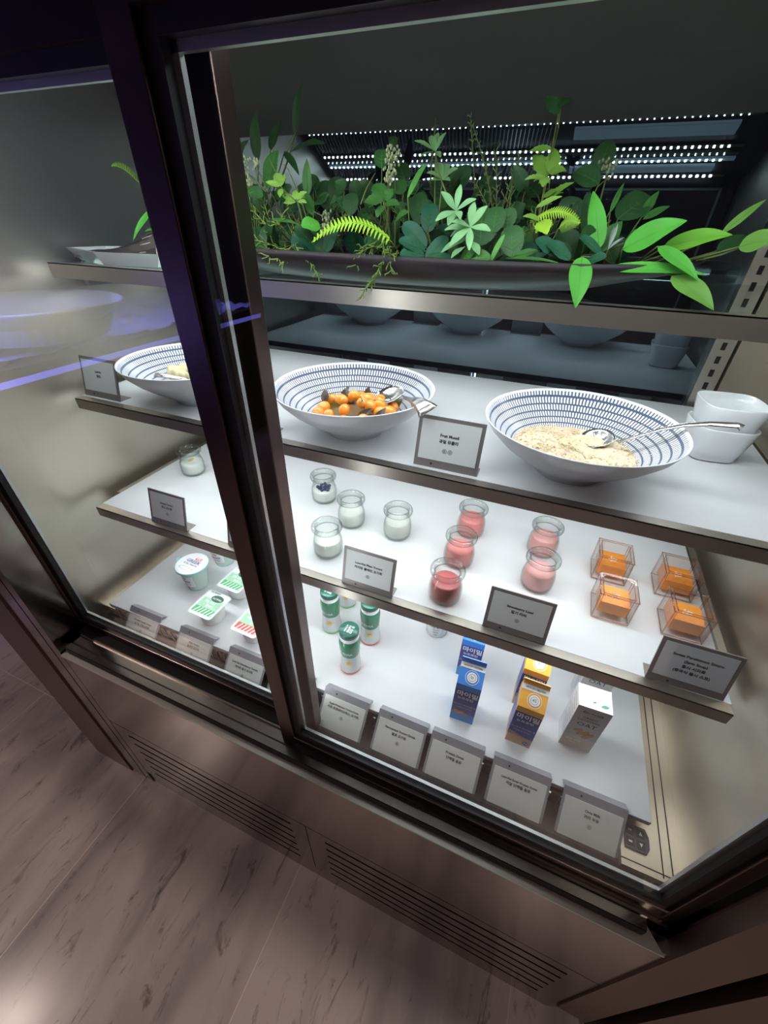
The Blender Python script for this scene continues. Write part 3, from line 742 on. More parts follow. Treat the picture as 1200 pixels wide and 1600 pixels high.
  ('obov','pale',(-0.1376,0.615,1.6165),(-0.1578,0.6,1.6212),0.0111),
  ('obov','pale',(-0.1376,0.615,1.6165),(-0.169,0.61,1.6129),0.0097),
  ('obov','pale',(-0.1376,0.615,1.6165),(-0.1635,0.62,1.6058),0.0097),
  ('obov','pale2',(-0.135,0.61,1.6068),(-0.1667,0.595,1.5897),0.0097),
  ('obov','pale2',(-0.1308,0.6,1.6025),(-0.117,0.59,1.5895),0.0094),
  ('obov','pale2',(-0.1384,0.6,1.5965),(-0.1516,0.59,1.5845),0.0088),
 ]),
 ('grey_leaf_sprig', 'soft grey green sprig reaching up in front of the reflected lights', [
  ('obov','gg',(-0.2126,0.69,1.6968),(-0.2396,0.68,1.7069),0.0076),
  ('obov','gg',(-0.2126,0.69,1.6968),(-0.2265,0.67,1.6896),0.0076),
  ('obov','gg',(-0.2126,0.69,1.6968),(-0.2249,0.7,1.7138),0.0102),
  ('obov','gg',(-0.2126,0.69,1.6968),(-0.2029,0.7,1.7164),0.0093),
  ('obov','gg',(-0.2126,0.69,1.6968),(-0.2175,0.71,1.7181),0.0085),
  ('obov','gg',(-0.2126,0.69,1.6968),(-0.2021,0.68,1.69),0.0076),
  ('obov','gg',(-0.1945,0.67,1.6665),(-0.1748,0.67,1.6776),0.0109),
  ('obov','gg',(-0.1945,0.67,1.6665),(-0.2135,0.66,1.6728),0.0101),
  ('obov','gg',(-0.1945,0.67,1.6665),(-0.2068,0.66,1.6654),0.0067),
  ('obov','gg',(-0.1945,0.67,1.6665),(-0.2099,0.69,1.6854),0.0119),
  ('obov','gg',(-0.1945,0.67,1.6665),(-0.1958,0.69,1.6841),0.0119),
  ('obov','gg',(-0.1945,0.67,1.6665),(-0.181,0.66,1.6647),0.0067),
  ('stem','stm',(-0.1857,0.66,1.6533),(-0.2126,0.69,1.6968),0.0025),
 ]),
 ('round_leaf_plant', 'big round dark toothed leaves right of the pale rosettes', [
  ('round','md2',(-0.1264,0.63,1.597),(-0.1344,0.66,1.6372),0.0415),
  ('round','md2',(-0.1132,0.64,1.6104),(-0.1159,0.66,1.6385),0.0247),
  ('round','md2',(-0.081,0.62,1.5872),(-0.0915,0.64,1.6193),0.0273),
  ('round','br2',(-0.1043,0.6,1.5814),(-0.0935,0.61,1.6104),0.0063),
  ('round','md',(-0.1414,0.6,1.5822),(-0.1232,0.6,1.5948),0.0193),
  ('round','md',(-0.145,0.6,1.5806),(-0.1028,0.59,1.5866),0.02),
  ('round','md2',(-0.0994,0.66,1.6155),(-0.1023,0.67,1.6379),0.0216),
 ]),
 ('twiggy_shrub', 'wiry olive green twig shrub standing behind the big round leaves', [
  ('needle','olv',(-0.1281,0.7,1.6344),(-0.1574,0.73,1.6977),0.0122),
  ('needle','olv',(-0.122,0.69,1.6343),(-0.1387,0.72,1.6995),0.0137),
  ('needle','olv',(-0.1141,0.69,1.6378),(-0.1083,0.71,1.6788),0.0136),
  ('needle','olv',(-0.1077,0.68,1.6342),(-0.1058,0.71,1.6946),0.01),
  ('needle','olv',(-0.1306,0.69,1.6342),(-0.1576,0.7,1.6653),0.0121),
  ('needle','olv',(-0.1029,0.68,1.6309),(-0.1061,0.69,1.6612),0.0134),
  ('needle','olv',(-0.1263,0.69,1.6342),(-0.1802,0.75,1.733),0.007),
  ('needle','olv',(-0.172,0.74,1.6922),(-0.188,0.76,1.7411),0.0089),
  ('needle','olv',(-0.2292,0.73,1.6565),(-0.2379,0.76,1.7366),0.0074),
 ]),
 ('ivy_vine', 'yellow green ivy vine climbing past the reflected light bars', [
  ('stem','stm',(-0.0555,0.66,1.6257),(-0.0614,0.7,1.6655),0.0019),
  ('stem','stm',(-0.0614,0.7,1.6655),(-0.0669,0.74,1.7214),0.0018),
  ('stem','stm',(-0.0669,0.74,1.7214),(-0.0706,0.76,1.7422),0.0012),
  ('lobed','yg',(-0.0675,0.71,1.6989),(-0.0942,0.71,1.6964),0.0097),
  ('lobed','yg',(-0.0652,0.7,1.6699),(-0.0892,0.72,1.694),0.0197),
  ('lobed','yg',(-0.0603,0.7,1.6721),(-0.0657,0.72,1.6999),0.0179),
  ('lobed','yg',(-0.0639,0.69,1.6736),(-0.0433,0.69,1.6755),0.0159),
  ('lobed','lt',(-0.0646,0.68,1.6686),(-0.0891,0.67,1.6654),0.0111),
  ('lobed','lt',(-0.0646,0.68,1.6686),(-0.0644,0.66,1.6577),0.0134),
  ('lobed','yg',(-0.0594,0.68,1.6465),(-0.0306,0.68,1.6635),0.0127),
  ('lobed','yg',(-0.064,0.68,1.6488),(-0.0468,0.68,1.6555),0.0129),
  ('lobed','lt',(-0.0678,0.66,1.638),(-0.0396,0.66,1.6492),0.0087),
  ('lobed','lt',(-0.0578,0.64,1.6255),(-0.0785,0.63,1.6284),0.0109),
  ('lobed','lime',(-0.0575,0.64,1.6244),(-0.045,0.62,1.6115),0.0201),
  ('stem','stm',(-0.0557,0.65,1.6245),(-0.0422,0.67,1.6396),0.0012),
  ('lobed','dk2',(-0.0711,0.75,1.7355),(-0.0927,0.77,1.7562),0.0165),
  ('lobed','dk2',(-0.0726,0.75,1.7417),(-0.0618,0.77,1.7537),0.0131),
  ('stem','stm',(-0.0669,0.74,1.7214),(-0.0725,0.77,1.7583),0.0012),
 ]),
 ('fern_frond', 'folded lime fern frond whose leaflets hang like a comb, beside the ivy vine', [
  ('fern','lime',(-0.0689,0.64,1.622),(-0.011,0.64,1.6231),0.0171),
  ('fern','lime2',(-0.0343,0.63,1.6171),(-0.0136,0.63,1.6241),0.0197),
 ]),
 ('round_leaf_plant', 'dark round leaf cluster under the folded fern frond at the planter rim', [
  ('round','tl',(-0.0296,0.615,1.5919),(-0.0568,0.62,1.6067),0.0185),
  ('round','tl',(-0.0129,0.61,1.5871),(-0.0431,0.62,1.6037),0.0169),
  ('lance','md',(-0.0847,0.6,1.5864),(-0.0161,0.595,1.5828),0.0054),
  ('lance','md',(-0.0796,0.62,1.5873),(-0.0487,0.62,1.5944),0.0111),
  ('round','tl',(0.0197,0.62,1.5936),(-0.01,0.63,1.6111),0.0121),
  ('round','tl',(0.004,0.61,1.5845),(0.0255,0.6,1.5926),0.0148),
 ]),
 ('round_leaf_plant', 'dark round leaves standing high behind the ivy vine', [
  ('round','dk2',(-0.0024,0.72,1.6641),(-0.0355,0.73,1.6762),0.028),
  ('round','dk',(-0.0738,0.72,1.6515),(-0.0952,0.73,1.6639),0.0294),
  ('round','dk2',(-0.0294,0.7,1.6264),(-0.0295,0.71,1.6512),0.03),
  ('round','dk2',(-0.0122,0.69,1.6148),(-0.0188,0.7,1.6475),0.023),
  ('round','dk',(-0.0082,0.76,1.6758),(-0.0021,0.78,1.7114),0.0255),
  ('round','dk2',(0.0032,0.66,1.5993),(-0.0115,0.7,1.6542),0.0209),
  ('round','dk',(-0.0698,0.71,1.638),(-0.0908,0.71,1.6402),0.0207),
 ]),
 ('berry_sprig', 'pale bud cluster against the mirror above the lance leaves at the right', [
  ('berry','bry2',(0.0043,0.73,1.6812),(0.0056,0.73,1.6812),0.0162),
  ('stem','stm',(-0.0018,0.72,1.6619),(0.0113,0.73,1.6713),0.0013),
 ]),
 ('broad_leaf_plant', 'bright green broad-leaved plant fanned over the right end of the planter', [
  ('lance','br',(0.0165,0.64,1.5971),(-0.0066,0.67,1.655),0.0208),
  ('lance','br',(-0.0003,0.6,1.5916),(0.0066,0.565,1.5432),0.0251),
  ('lance','br',(0.0414,0.63,1.5989),(0.0949,0.62,1.6274),0.0315),
  ('lance','br3',(0.083,0.64,1.6015),(0.1433,0.63,1.6158),0.0256),
  ('lance','br',(0.0278,0.61,1.58),(0.129,0.6,1.5797),0.0158),
  ('lance','br',(0.074,0.61,1.6038),(0.1199,0.585,1.5756),0.0166),
  ('lance','br4',(0.0962,0.6,1.5783),(0.1401,0.565,1.5516),0.0233),
  ('stem','stm',(0.0173,0.65,1.5939),(0.0417,0.64,1.6048),0.0031),
  ('stem','stm',(0.0483,0.63,1.5831),(0.0885,0.64,1.5955),0.0022),
 ]),
 ('broad_leaf_plant', 'long-stalked plant whose round-ended leaf is cut by the picture edge', [
  ('lance','br4',(0.1506,0.62,1.6054),(0.1817,0.61,1.6142),0.0278),
  ('stem','stm',(0.121,0.64,1.5906),(0.1527,0.62,1.6054),0.0025),
  ('lance','br4',(0.139,0.66,1.6164),(0.1717,0.68,1.6481),0.0092),
  ('lance','dk2',(0.1457,0.68,1.599),(0.1735,0.7,1.6151),0.0166),
 ]),
 ('lance_leaf_plant', 'broad leaf and thin spear leaves behind the fanned bright leaves', [
  ('round','dk2',(0.0301,0.7,1.6281),(0.0626,0.73,1.6518),0.0372),
  ('lance','md',(0.0561,0.7,1.6293),(0.0694,0.73,1.6578),0.0112),
  ('lance','md',(0.059,0.7,1.6285),(0.0858,0.72,1.6424),0.0095),
  ('lance','md',(0.019,0.69,1.6343),(0.0267,0.72,1.6656),0.0064),
  ('lance','md',(0.017,0.66,1.5951),(0.0351,0.68,1.6264),0.0206),
  ('lance','dk2',(0.0142,0.66,1.5984),(-0.0121,0.7,1.6439),0.0209),
  ('lance','gg',(0.0191,0.65,1.594),(0.0407,0.64,1.608),0.0077),
 ]),
 ('grey_leaf_sprig', 'small upright silvery sprig between the bright lance leaves at the right', [
  ('obov','slv',(0.0265,0.64,1.5979),(0.0298,0.65,1.6231),0.0038),
  ('obov','slv',(0.0265,0.64,1.5979),(0.0274,0.66,1.6199),0.0038),
  ('obov','slv',(0.0265,0.64,1.5979),(0.0399,0.64,1.6103),0.0038),
  ('obov','slv',(0.0265,0.64,1.5979),(0.0258,0.66,1.6167),0.0031),
 ]),
]
TRAY_PLANTS = [
 ('fern_frond', 'fern frond and green leaves arching over the white tray on the upper glass shelf', [
  ('fern','lime',(-0.7468,0.7,1.6459),(-0.7755,0.66,1.6882),0.0202),
  ('lance','br',(-0.7037,0.66,1.6314),(-0.7394,0.63,1.5832),0.0134),
  ('lance','br',(-0.7018,0.66,1.5996),(-0.717,0.64,1.5976),0.0135),
  ('stem','stm',(-0.7046,0.68,1.5993),(-0.7468,0.7,1.6459),0.0023),
  ('stem','stm',(-0.7083,0.68,1.5896),(-0.7037,0.66,1.6314),0.0023),
 ]),
]
# ------------------------------------------------------------------ leaves
def frame(b, t, hint=(0.05, -.62, .78)):
    b, t = Vector(b), Vector(t); d = (t - b); L = d.length; d = d.normalized(); h = Vector(hint)
    n = (h - d * h.dot(d)); n = n.normalized() if n.length > .05 else Vector((0, -1, 0)); s = d.cross(n)
    return b, d, s, n, L
def blade(mb, b, t, w, shape, fold=.18, curl=.08, hint=(0.05, -.62, .78), nl=10, serr=0):
    b, d, s, n, L = frame(b, t, hint); v = []; f = []
    for i in range(nl + 1):
        u = i / nl; hw = w / 2 * shape(u)
        if serr: hw *= 1 + serr * (1 if i % 2 else -1)
        for k in (-1, -.5, 0, .5, 1):
            p = b + d * (u * L) + s * (hw * k) + n * (abs(k) * hw * fold * 1.0 + curl * L * 4 * u * (1 - u) - abs(k) ** 2 * hw * .10 * math.sin(u * 6))
            v.append(p)
    for i in range(nl):
        for k in range(4): f.append((i * 5 + k, i * 5 + k + 1, (i + 1) * 5 + k + 1, (i + 1) * 5 + k))
    mb.add(v, f, True)
def sh_lance(u): return max(.02, math.sin(PI * min(1, u ** .72)) ** .85) if u < 1 else .01
def sh_round(u): return max(.12 if u < .05 else .02, (max(0, 1 - (2 * u - 1) ** 2)) ** .5)
def sh_obov(u): return max(.12, math.sin(PI * min(.96, (u ** 1.25))) ** .75)
def add_leaf(mb, kind, mat, b, t, w):
    mb.mat(mat); B_, T_ = Vector(b), Vector(t); hint = (random.uniform(-.25, .25), -.62 + random.uniform(-.15, .15), .75 + random.uniform(-.2, .2))
    L = (T_ - B_).length
    if kind == 'lance':
        blade(mb, b, t, w, sh_lance, .22, .05, hint, 14)
        m0 = mb.cur; b2, d, s, n, L = frame(b, t, hint)
        mb.tube([b2 + d * (u * L) + n * (.05 * L * 4 * u * (1 - u) + .0001) for u in (0, .25, .5, .75, .97)], [.0007, .0006, .0005, .0004, .0002], 4)
    elif kind == 'round':
        blade(mb, b, t, w * 1.05, sh_round, .14, .06, hint, 26, .045)
        b2, d, s, n, L2 = frame(b, t, hint); mb.mat({'dk': 'md2', 'dk2': 'md', 'tl': 'md', 'md2': 'br2', 'md': 'br2'}.get(mat, 'lt'))
        mp = lambda u: b2 + d * (u * L2) + n * (.06 * L2 * 4 * u * (1 - u) + .0002)
        mb.tube([mp(u) for u in (0, .3, .6, .92)], [.0006, .0005, .0004, .0001], 4)
        for u in (.2, .38, .56):
            for sg in (-1, 1):
                hw = w / 2 * sh_round(min(.95, u + .16)) * .85
                mb.tube([mp(u), mp(min(.95, u + .16)) + s * sg * hw + n * hw * .09], [.0003, .00012], 4, cap=False)
    elif kind == 'obov': blade(mb, b, t, w, sh_obov, .3, .06, hint, 10)
    elif kind == 'stem': 
        md = (B_ + T_) / 2 + Vector((random.uniform(-.004, .004), 0, 0)); mb.tube([B_, md, T_], [w / 2, w / 2.2, w / 2.8], 5)
    elif kind == 'lobed':
        blade(mb, b, t, w, lambda u: max(.02, math.sin(PI * u ** .8) ** .8), .2, .05, hint, 12, .10)
        b2, d, s, n, L2 = frame(b, t, hint)
        for sg in (-1, 1):
            blade(mb, b2 + d * L2 * .25, b2 + d * L2 * .62 + s * sg * w * .52, w * .38, lambda u: max(.02, math.sin(PI * u ** .8) ** .8), .15, .03, hint, 8, .08)
    elif kind == 'fern':
        b2, d, s, n, L2 = frame(b, t, hint); N_ = 22
        cur = lambda u: b2 + d * (u * L2) + Vector((0, 0, 1)) * (.20 * L2 * 4 * u * (1 - u)) 
        mb.tube([cur(u / 8) for u in range(9)], .0007, 4)
        for i in range(1, N_):
            u = i / N_; p = cur(u); ll = w * .55 * (math.sin(PI * (u * .80 + .17)) ** .7)
            for sg in (-1, 1):
                q = p + s * sg * ll + d * ll * .35 - n * ll * .12
                blade(mb, p, q, L2 / N_ * .85, lambda u: max(.05, 1 - u * .75), .05, .03, hint, 3)
    elif kind == 'needle':
        b2, d, s, n, L2 = frame(b, t, hint); N_ = max(5, int(L2 / .0042))
        pts = [b2 + d * (u / 4 * L2) + n * (.06 * L2 * math.sin(u)) for u in range(5)]
        mb.tube(pts, .0009, 4)
        for i in range(N_):
            u = (i + 1) / N_; p = b2 + d * (u * L2) + n * (.06 * L2 * math.sin(u * 4)); a = i * 2.4
            q = p + (s * math.cos(a) + n * math.sin(a)) * w * random.uniform(.38, .62) + d * w * .42
            q2 = q + d * w * .22
            mb.tube([p, (p + q) / 2 + d * .001, q, q2], [.0007, .0009, .0007, .0003], 4)
    elif kind == 'berry':
        c = (B_ + T_) / 2; n_ = int(12 + w * 900)
        for i in range(n_):
            g = Vector((random.gauss(0, .30) * w, random.gauss(0, .25) * w, random.gauss(0, .32) * w)); mb.ball(c + g, .0017, .0017, .0022, 6, 4)
def make_plant(name, label, leaves, root_z, root_y, cat='plant', group=None):
    m = MB(); bs = [Vector(l[2]) for l in leaves if l[0] != 'stem']
    cx = sum(b.x for b in bs) / len(bs); cx = max(ROOTX[0], min(ROOTX[1], cx))
    root = Vector((cx, root_y, root_z)); m.mat('stm')
    seen = []
    for b in bs:
        if any((b - q).length < .008 for q in seen): continue
        seen.append(b); mid = (b + root) / 2 + Vector((0, .01, .006 if b.z < root.z + .02 else -.004))
        m.tube([root, mid, b], [.0016, .0012, .0009], 5)
    o0 = thing(name, label, cat, (cx, root_y, root_z), 0, group)
    off = Matrix.Translation(-root)
    m.xform(off); m.build('stems', o0)
    groups = [l for l in leaves if l[0] != 'stem']; st = [l for l in leaves if l[0] == 'stem']
    if st:
        m = MB()
        for l in st: add_leaf(m, *l)
        m.xform(off); m.build('stalks', o0)
    m = MB()
    for l in groups: add_leaf(m, *l)
    m.xform(off); m.build('flower_buds' if groups[0][0] == 'berry' else 'foliage', o0)
    return o0
# dark leaves in the fruit bowl
lf = []
for i, (x, y, z, a, ln, mt, up) in enumerate([(-.075, .010, .046, 1.9, .030, 'dark_leaf', .9), (-.062, .000, .042, .2, .036, 'olive_leaf', .2), (.005, .012, .062, -.9, .034, 'dark_leaf', .3), (.022, -.034, .042, .5, .034, 'dark_leaf', .7),
        (.058, -.030, .040, 1.0, .034, 'dark_leaf', .8), (.064, .048, .042, .9, .028, 'olive_leaf', .7), (-.012, -.058, .036, .3, .034, 'olive_leaf', .25), (-.085, -.012, .038, -.3, .030, 'dark_leaf', .2), (.000, .060, .045, 1.5, .030, 'dark_leaf', 1.2),
        (.075, .000, .040, -.6, .032, 'dark_leaf', .3), (.045, -.010, .050, 2.4, .030, 'olive_leaf', .4), (-.045, .035, .05, 1.2, .028, 'dark_leaf', .9)]):
    m = MB(); m.mat(mt); blade(m, (0, 0, 0), (math.cos(a) * ln * math.cos(up), math.sin(a) * ln * math.cos(up), ln * math.sin(up)), .015, sh_lance, .35, .08, (.1, -.8, .5), 8)
    o = m.build('steeped_leaf'); o.location = (B1[0] + x * .85, B1[1] + y * .85, B1[2] + z - .012)
    tag(o, 'dark curled leaf among the orange fruit in the patterned bowl', 'leaf', 'steeped leaves in the fruit bowl')
# serving spoons
def spoon(label, head, neck, handle, hw, hl, width_end, n=(0, -.5, .86)):
    o = thing('serving_spoon', label, 'spoon')
    head, neck = Vector(head), Vector(neck); n = Vector(n).normalized(); d = (neck - head).normalized(); n = (n - d * n.dot(d)).normalized(); s = d.cross(n)
    v = []; f = []; R_, S_ = 6, 24
    for i in range(R_ + 1):
        q = i / R_
        for k in range(S_):
            a = 2 * PI * k / S_; v.append(head + d * (hl * q * math.cos(a)) + s * (hw * q * math.sin(a)) - n * (.012 * (1 - q * q)))
    f = [(i * S_ + k, i * S_ + (k + 1) % S_, (i + 1) * S_ + (k + 1) % S_, (i + 1) * S_ + k) for i in range(R_) for k in range(S_)]
    m = MB(); m.add(v, f, True); b_ = m.build('spoon_bowl', o, 'silver'); sd = b_.modifiers.new('t', 'SOLIDIFY'); sd.thickness = .0012
    pts = [neck] + [Vector(p) for p in handle]; v = []; f = []; N_ = len(pts)
    for i, p in enumerate(pts):
        dd = (pts[min(i + 1, N_ - 1)] - pts[max(i - 1, 0)]).normalized(); nn = (n - dd * n.dot(dd)).normalized(); ss = dd.cross(nn); ww = .0035 + (width_end - .0035) * (i / (N_ - 1)) ** 1.3
        th = .0014
        for a, b in ((-1, 0), (-.6, th), (.6, th), (1, 0), (.6, -th), (-.6, -th)): v.append(p + ss * (ww * a) + nn * b)
    for i in range(N_ - 1):
        for k in range(6): f.append((i * 6 + k, i * 6 + (k + 1) % 6, (i + 1) * 6 + (k + 1) % 6, (i + 1) * 6 + k))
    f += [tuple(range(6))[::-1], tuple(range((N_ - 1) * 6, N_ * 6))]
    m = MB(); m.add(v, f, True); m.build('handle', o, 'silver')
    return o
spoon('short broad serving spoon lying on the rim of the orange fruit bowl', (-.262, .668, 1.369), (-.222, .640, 1.378), [(-.205, .615, 1.386), (-.190, .590, 1.396), (-.175, .568, 1.402), (-.160, .552, 1.402), (-.152, .545, 1.399)], .025, .034, .016)
spoon('long-handled serving spoon in the muesli bowl with its handle over the rim', (.088, .672, 1.352), (.116, .652, 1.358), [(.135, .648, 1.372), (.160, .648, 1.388), (.185, .646, 1.400), (.210, .640, 1.409), (.238, .634, 1.414), (.243, .632, 1.412)], .020, .026, .0065)
spoon('serving spoon in the longan bowl with only its handle end showing', (-.600, .585, 1.370), (-.630, .570, 1.372), [(-.650, .562, 1.3745), (-.670, .556, 1.377), (-.688, .551, 1.378)], .016, .022, .006)
# longans
m = MB(); m.ball((0, 0, 0), .0135, .0115, .0105, 14, 9); l0 = None
for i in range(34):
    a = i * 2.4; r = .066 * math.sqrt(((i * 0.618) % 1)) ; z = .032 + .028 * (1 - r / .075) + random.uniform(0, .006)
    if l0 is None: l0 = m.build('longan_fruit', mat='longan'); o = l0
    else: o = l0.copy(); sc.collection.objects.link(o)
    o.location = (B3[0] + r * math.cos(a) - .004, B3[1] + r * math.sin(a), B3[2] + z + .004); o.rotation_euler = (random.uniform(0, 1), random.uniform(0, 1), random.uniform(0, 3))
    tag(o, 'peeled pale longan in the pile in the bowl beside the Longan label', 'fruit', 'longans in the bowl')
# muesli
m = MB(); m.mat('oat'); n_ = 40; v = []; f = []
for i in range(15):
    for k in range(n_):
        a = 2 * PI * k / n_; r = .0078 * i + .0001; x, y = r * math.cos(a), r * math.sin(a)
        z = .030 + .010 * math.exp(-((x + .055) ** 2 + (y - .01) ** 2) / .0016) - .008 * math.exp(-((x - .03) ** 2 + (y - .03) ** 2) / .0008) + random.uniform(-.0008, .0008)
        v.append((x, y, z if i < 14 else z - .002))
rr = .0875
v = [(x * rr / .1092, y * rr / .1092, z + .0045) for x, y, z in v]
f = [(i * n_ + k, i * n_ + (k + 1) % n_, (i + 1) * n_ + (k + 1) % n_, (i + 1) * n_ + k) for i in range(14) for k in range(n_)]
m.add(v, f, True); m.mat('oat_flake')
def flake(m, x, y, z, s_): 
    a = random.uniform(0, 6.28); tl = random.uniform(-.5, .5); d = Vector((math.cos(a), math.sin(a), tl)).normalized() * s_; e = Vector((-math.sin(a), math.cos(a), random.uniform(-.3, .3))).normalized() * s_ * .7; c = Vector((x, y, z))
    m.add([c - d, c - e * .9, c + d, c + e, c + Vector((0, 0, s_ * .35)), c - Vector((0, 0, s_ * .2))], [(0, 1, 4), (1, 2, 4), (2, 3, 4), (3, 0, 4), (1, 0, 5), (2, 1, 5), (3, 2, 5), (0, 3, 5)])
for i in range(1500):
    a = random.uniform(0, 6.28); r = rr * math.sqrt(random.random()); x, y = r * math.cos(a) - .0, r * math.sin(a)
    if (x - .03) ** 2 + (y - .03) ** 2 < .0014 and random.random() < .8: continue
    m.mat('oat_flake' if random.random() < .45 else 'oat')
    z = .0345 + .010 * math.exp(-((x + .045) ** 2 + (y - .01) ** 2) / .0016) + random.uniform(-.001, .0016); flake(m, x, y, z, random.uniform(.0012, .0026))
for i in range(60):
    m.mat('apple' if i % 2 else 'oat'); flake(m, random.gauss(-.008, .014), random.gauss(-.002, .012), .044, random.uniform(.0018, .0034))
m.mat('ink')
for i in range(45): flake(m, random.gauss(0.004, .014), random.gauss(.000, .012), .0455, .0008)
m.mat('oat_flake')
for i in range(26):
    a = random.uniform(-1.2, .9); r = random.uniform(.092, .118); flake(m, r * math.cos(a), r * math.sin(a), inbowl(B2, r) - B2[2] + .002, random.uniform(.0014, .003))
o = m.build('muesli'); o.location = B2; tag(o, 'pale oat muesli with seeds and diced apple filling the bowl with the long spoon', 'muesli', kind='stuff')

# ------------------------------------------------------------------ jars
def make_jar(fill, top, label, loc, topping=None):
    o = thing('dessert_jar', label, 'jar', loc, random.uniform(0, 3), 'glass dessert jars')
    m = MB(); m.lathe([(0, .0015), (.022, .0010), (.0262, .0015), (.0285, .005), (.0295, .012), (.0297, .026), (.0285, .036), (.0258, .046), (.0240, .0520), (.0238, .0580)], 36)
    m.lathe([(.0218, .0580), (.0222, .0520), (.0240, .046), (.0264, .036), (.0276, .026), (.0274, .012), (.026, .006), (0, .005)], 36)
    m.build('glass_body', o, 'jar_glass')
    m = MB(); m.lathe([(.0218, .058), (.0222, .0560), (.0270, .0575), (.0298, .0600), (.0306, .0635), (.0298, .0675), (.0272, .0700), (.0246, .0695), (.0225, .0665), (.0214, .0620)], 40, close=True)
    m.build('glass_rim', o, 'rim_glass')
    def rad(z): 
        pr = [(.006, .0255), (.012, .0270), (.026, .0272), (.036, .0260), (.046, .0236), (.055, .0218)]
        for (a, ra), (c_, rc) in zip(pr, pr[1:]):
            if a <= z <= c_: return ra + (rc - ra) * (z - a) / (c_ - a)
        return .0215
    zs = [.0055] + [z for z in (.012, .026, .036) if z < top] + [top]
    m = MB(); m.lathe([(0, .0055)] + [(rad(max(.006, z)) - .0003, z) for z in zs] + [(rad(top) * .93, top + .0008), (rad(top) * .5, top + .0002), (0, top)], 32)
    m.build('filling', o, fill)
    if topping == 'berries':
        m = MB()
        for i in range(14): a = i * 2.4; r = .017 * math.sqrt(i / 14); m.ball((r * math.cos(a), r * math.sin(a), top + .003), .0042, seg=8, rings=5)
        m.build('blueberries', o, 'blueberry')
    if topping == 'honey':
        m = MB(); m.ball((.008, .006, top + .0006), .010, .006, .0014); m.build('honey_drop', o, 'honey_drop')
    return o
make_jar('yogurt', .034, 'plain white yogurt jar, frontmost of three, just behind the Low-Fat Plain Yogurt label', (-.334, .540, ZC))
make_jar('yogurt', .034, 'plain white yogurt jar at the back of the three, directly behind the frontmost one', (-.334, .646, ZC))
make_jar('yogurt', .038, 'plain white yogurt jar standing on the side toward the strawberry jars', (-.227, .648, ZC))
make_jar('yogurt', .030, 'white yogurt jar topped with blueberries under the bowl shelf', (-.435, .655 + .05, ZC), 'berries')
make_jar('yogurt', .032, 'white yogurt jar with a honey drop behind the Honey Yogurt label', (-.808, .676, ZC), 'honey')
make_jar('yogurt', .034, 'white yogurt jar mostly hidden behind the door stile', (-.585, .62, ZC))
make_jar('strawberry', .040, 'pink strawberry jar at the back of the row of three', (-.085, .718, ZC))
make_jar('strawberry', .038, 'pink strawberry jar in the middle of the row of three', (-.086, .617, ZC))
make_jar('strawberry_dark', .040, 'darkest red strawberry jar, frontmost of the row of three', (-.0855, .516, ZC))
make_jar('strawberry_light', .040, 'pale pink strawberry jar at the back of the pair beside the glass cubes', (.0635, .716, ZC))
make_jar('strawberry_light', .038, 'pale pink strawberry jar at the front of the pair, behind the Strawberry Lassi label', (.0635, .613, ZC))

# glass cubes with persimmon soup
def cube(label, x, y, rz=0):
    o = thing('glass_cube_cup', label, 'dessert cup', (x, y, ZC), rz, 'glass cubes of persimmon soup')
    def ring(m, a0, z0, a1, z1, c0=.006, c1=.006):
        def sq(a, z, c): return [(sx, sy, z) for sx, sy in ((-a + c, -a), (a - c, -a), (a, -a + c), (a, a - c), (a - c, a), (-a + c, a), (-a, a - c), (-a, -a + c))]
        v = sq(a0, z0, c0) + sq(a1, z1, c1); m.add(v, [(i, (i + 1) % 8, 8 + (i + 1) % 8, 8 + i) for i in range(8)])
    m = MB(); ring(m, .0262, .000, .0300, .006); ring(m, .0300, .006, .0295, .056); ring(m, .0232, .056, .0228, .012); ring(m, .0295, .056, .0232, .056)
    m.add([(-.0228, -.0228, .012), (.0228, -.0228, .012), (.0228, .0228, .012), (-.0228, .0228, .012)], [(0, 1, 2, 3)])
    m.build('glass_body', o, 'cube_glass')
    m = MB()
    for sx, sy in ((-1, -1), (1, -1), (1, 1), (-1, 1)):
        m.tube([(sx * .0284, sy * .0284, .003), (sx * .0279, sy * .0279, .0565)], .0012, 6)
        m.tube([(sx * .0225, sy * .0225, .012), (sx * .0228, sy * .0228, .056)], .0008, 6)
    for a, z, r in ((.0290, .0562, .0011), (.0238, .0562, .0008), (.0285, .003, .0012)):
        m.tube([(-a, -a, z), (a, -a, z), (a, a, z), (-a, a, z), (-a, -a, z)], r, 6)
    m.build('glass_edges', o, 'cube_edge')
    m = MB(); m.box(-.0224, .0224, -.0224, .0224, .0122, .0350); m.build('persimmon_soup', o, 'persimmon')
    m = MB()
    for i in range(9): a = i * 2.4; r = .0075 * math.sqrt(i / 9); m.ball((r * math.cos(a), r * math.sin(a), .0353), .0022, .0022, .0012, 8, 4)
    m.build('sago_pearls', o, 'sago')
cube('glass cube of orange soup at the back of the pair next to the pink jars', .188, .700)
cube('glass cube of orange soup at the front of the pair next to the pink jars', .188, .600)
cube('glass cube of orange soup at the back of the pair by the shelf end', .296, .702)
cube('glass cube of orange soup just above the Sweet Persimmon Simiro label', .296, .606)

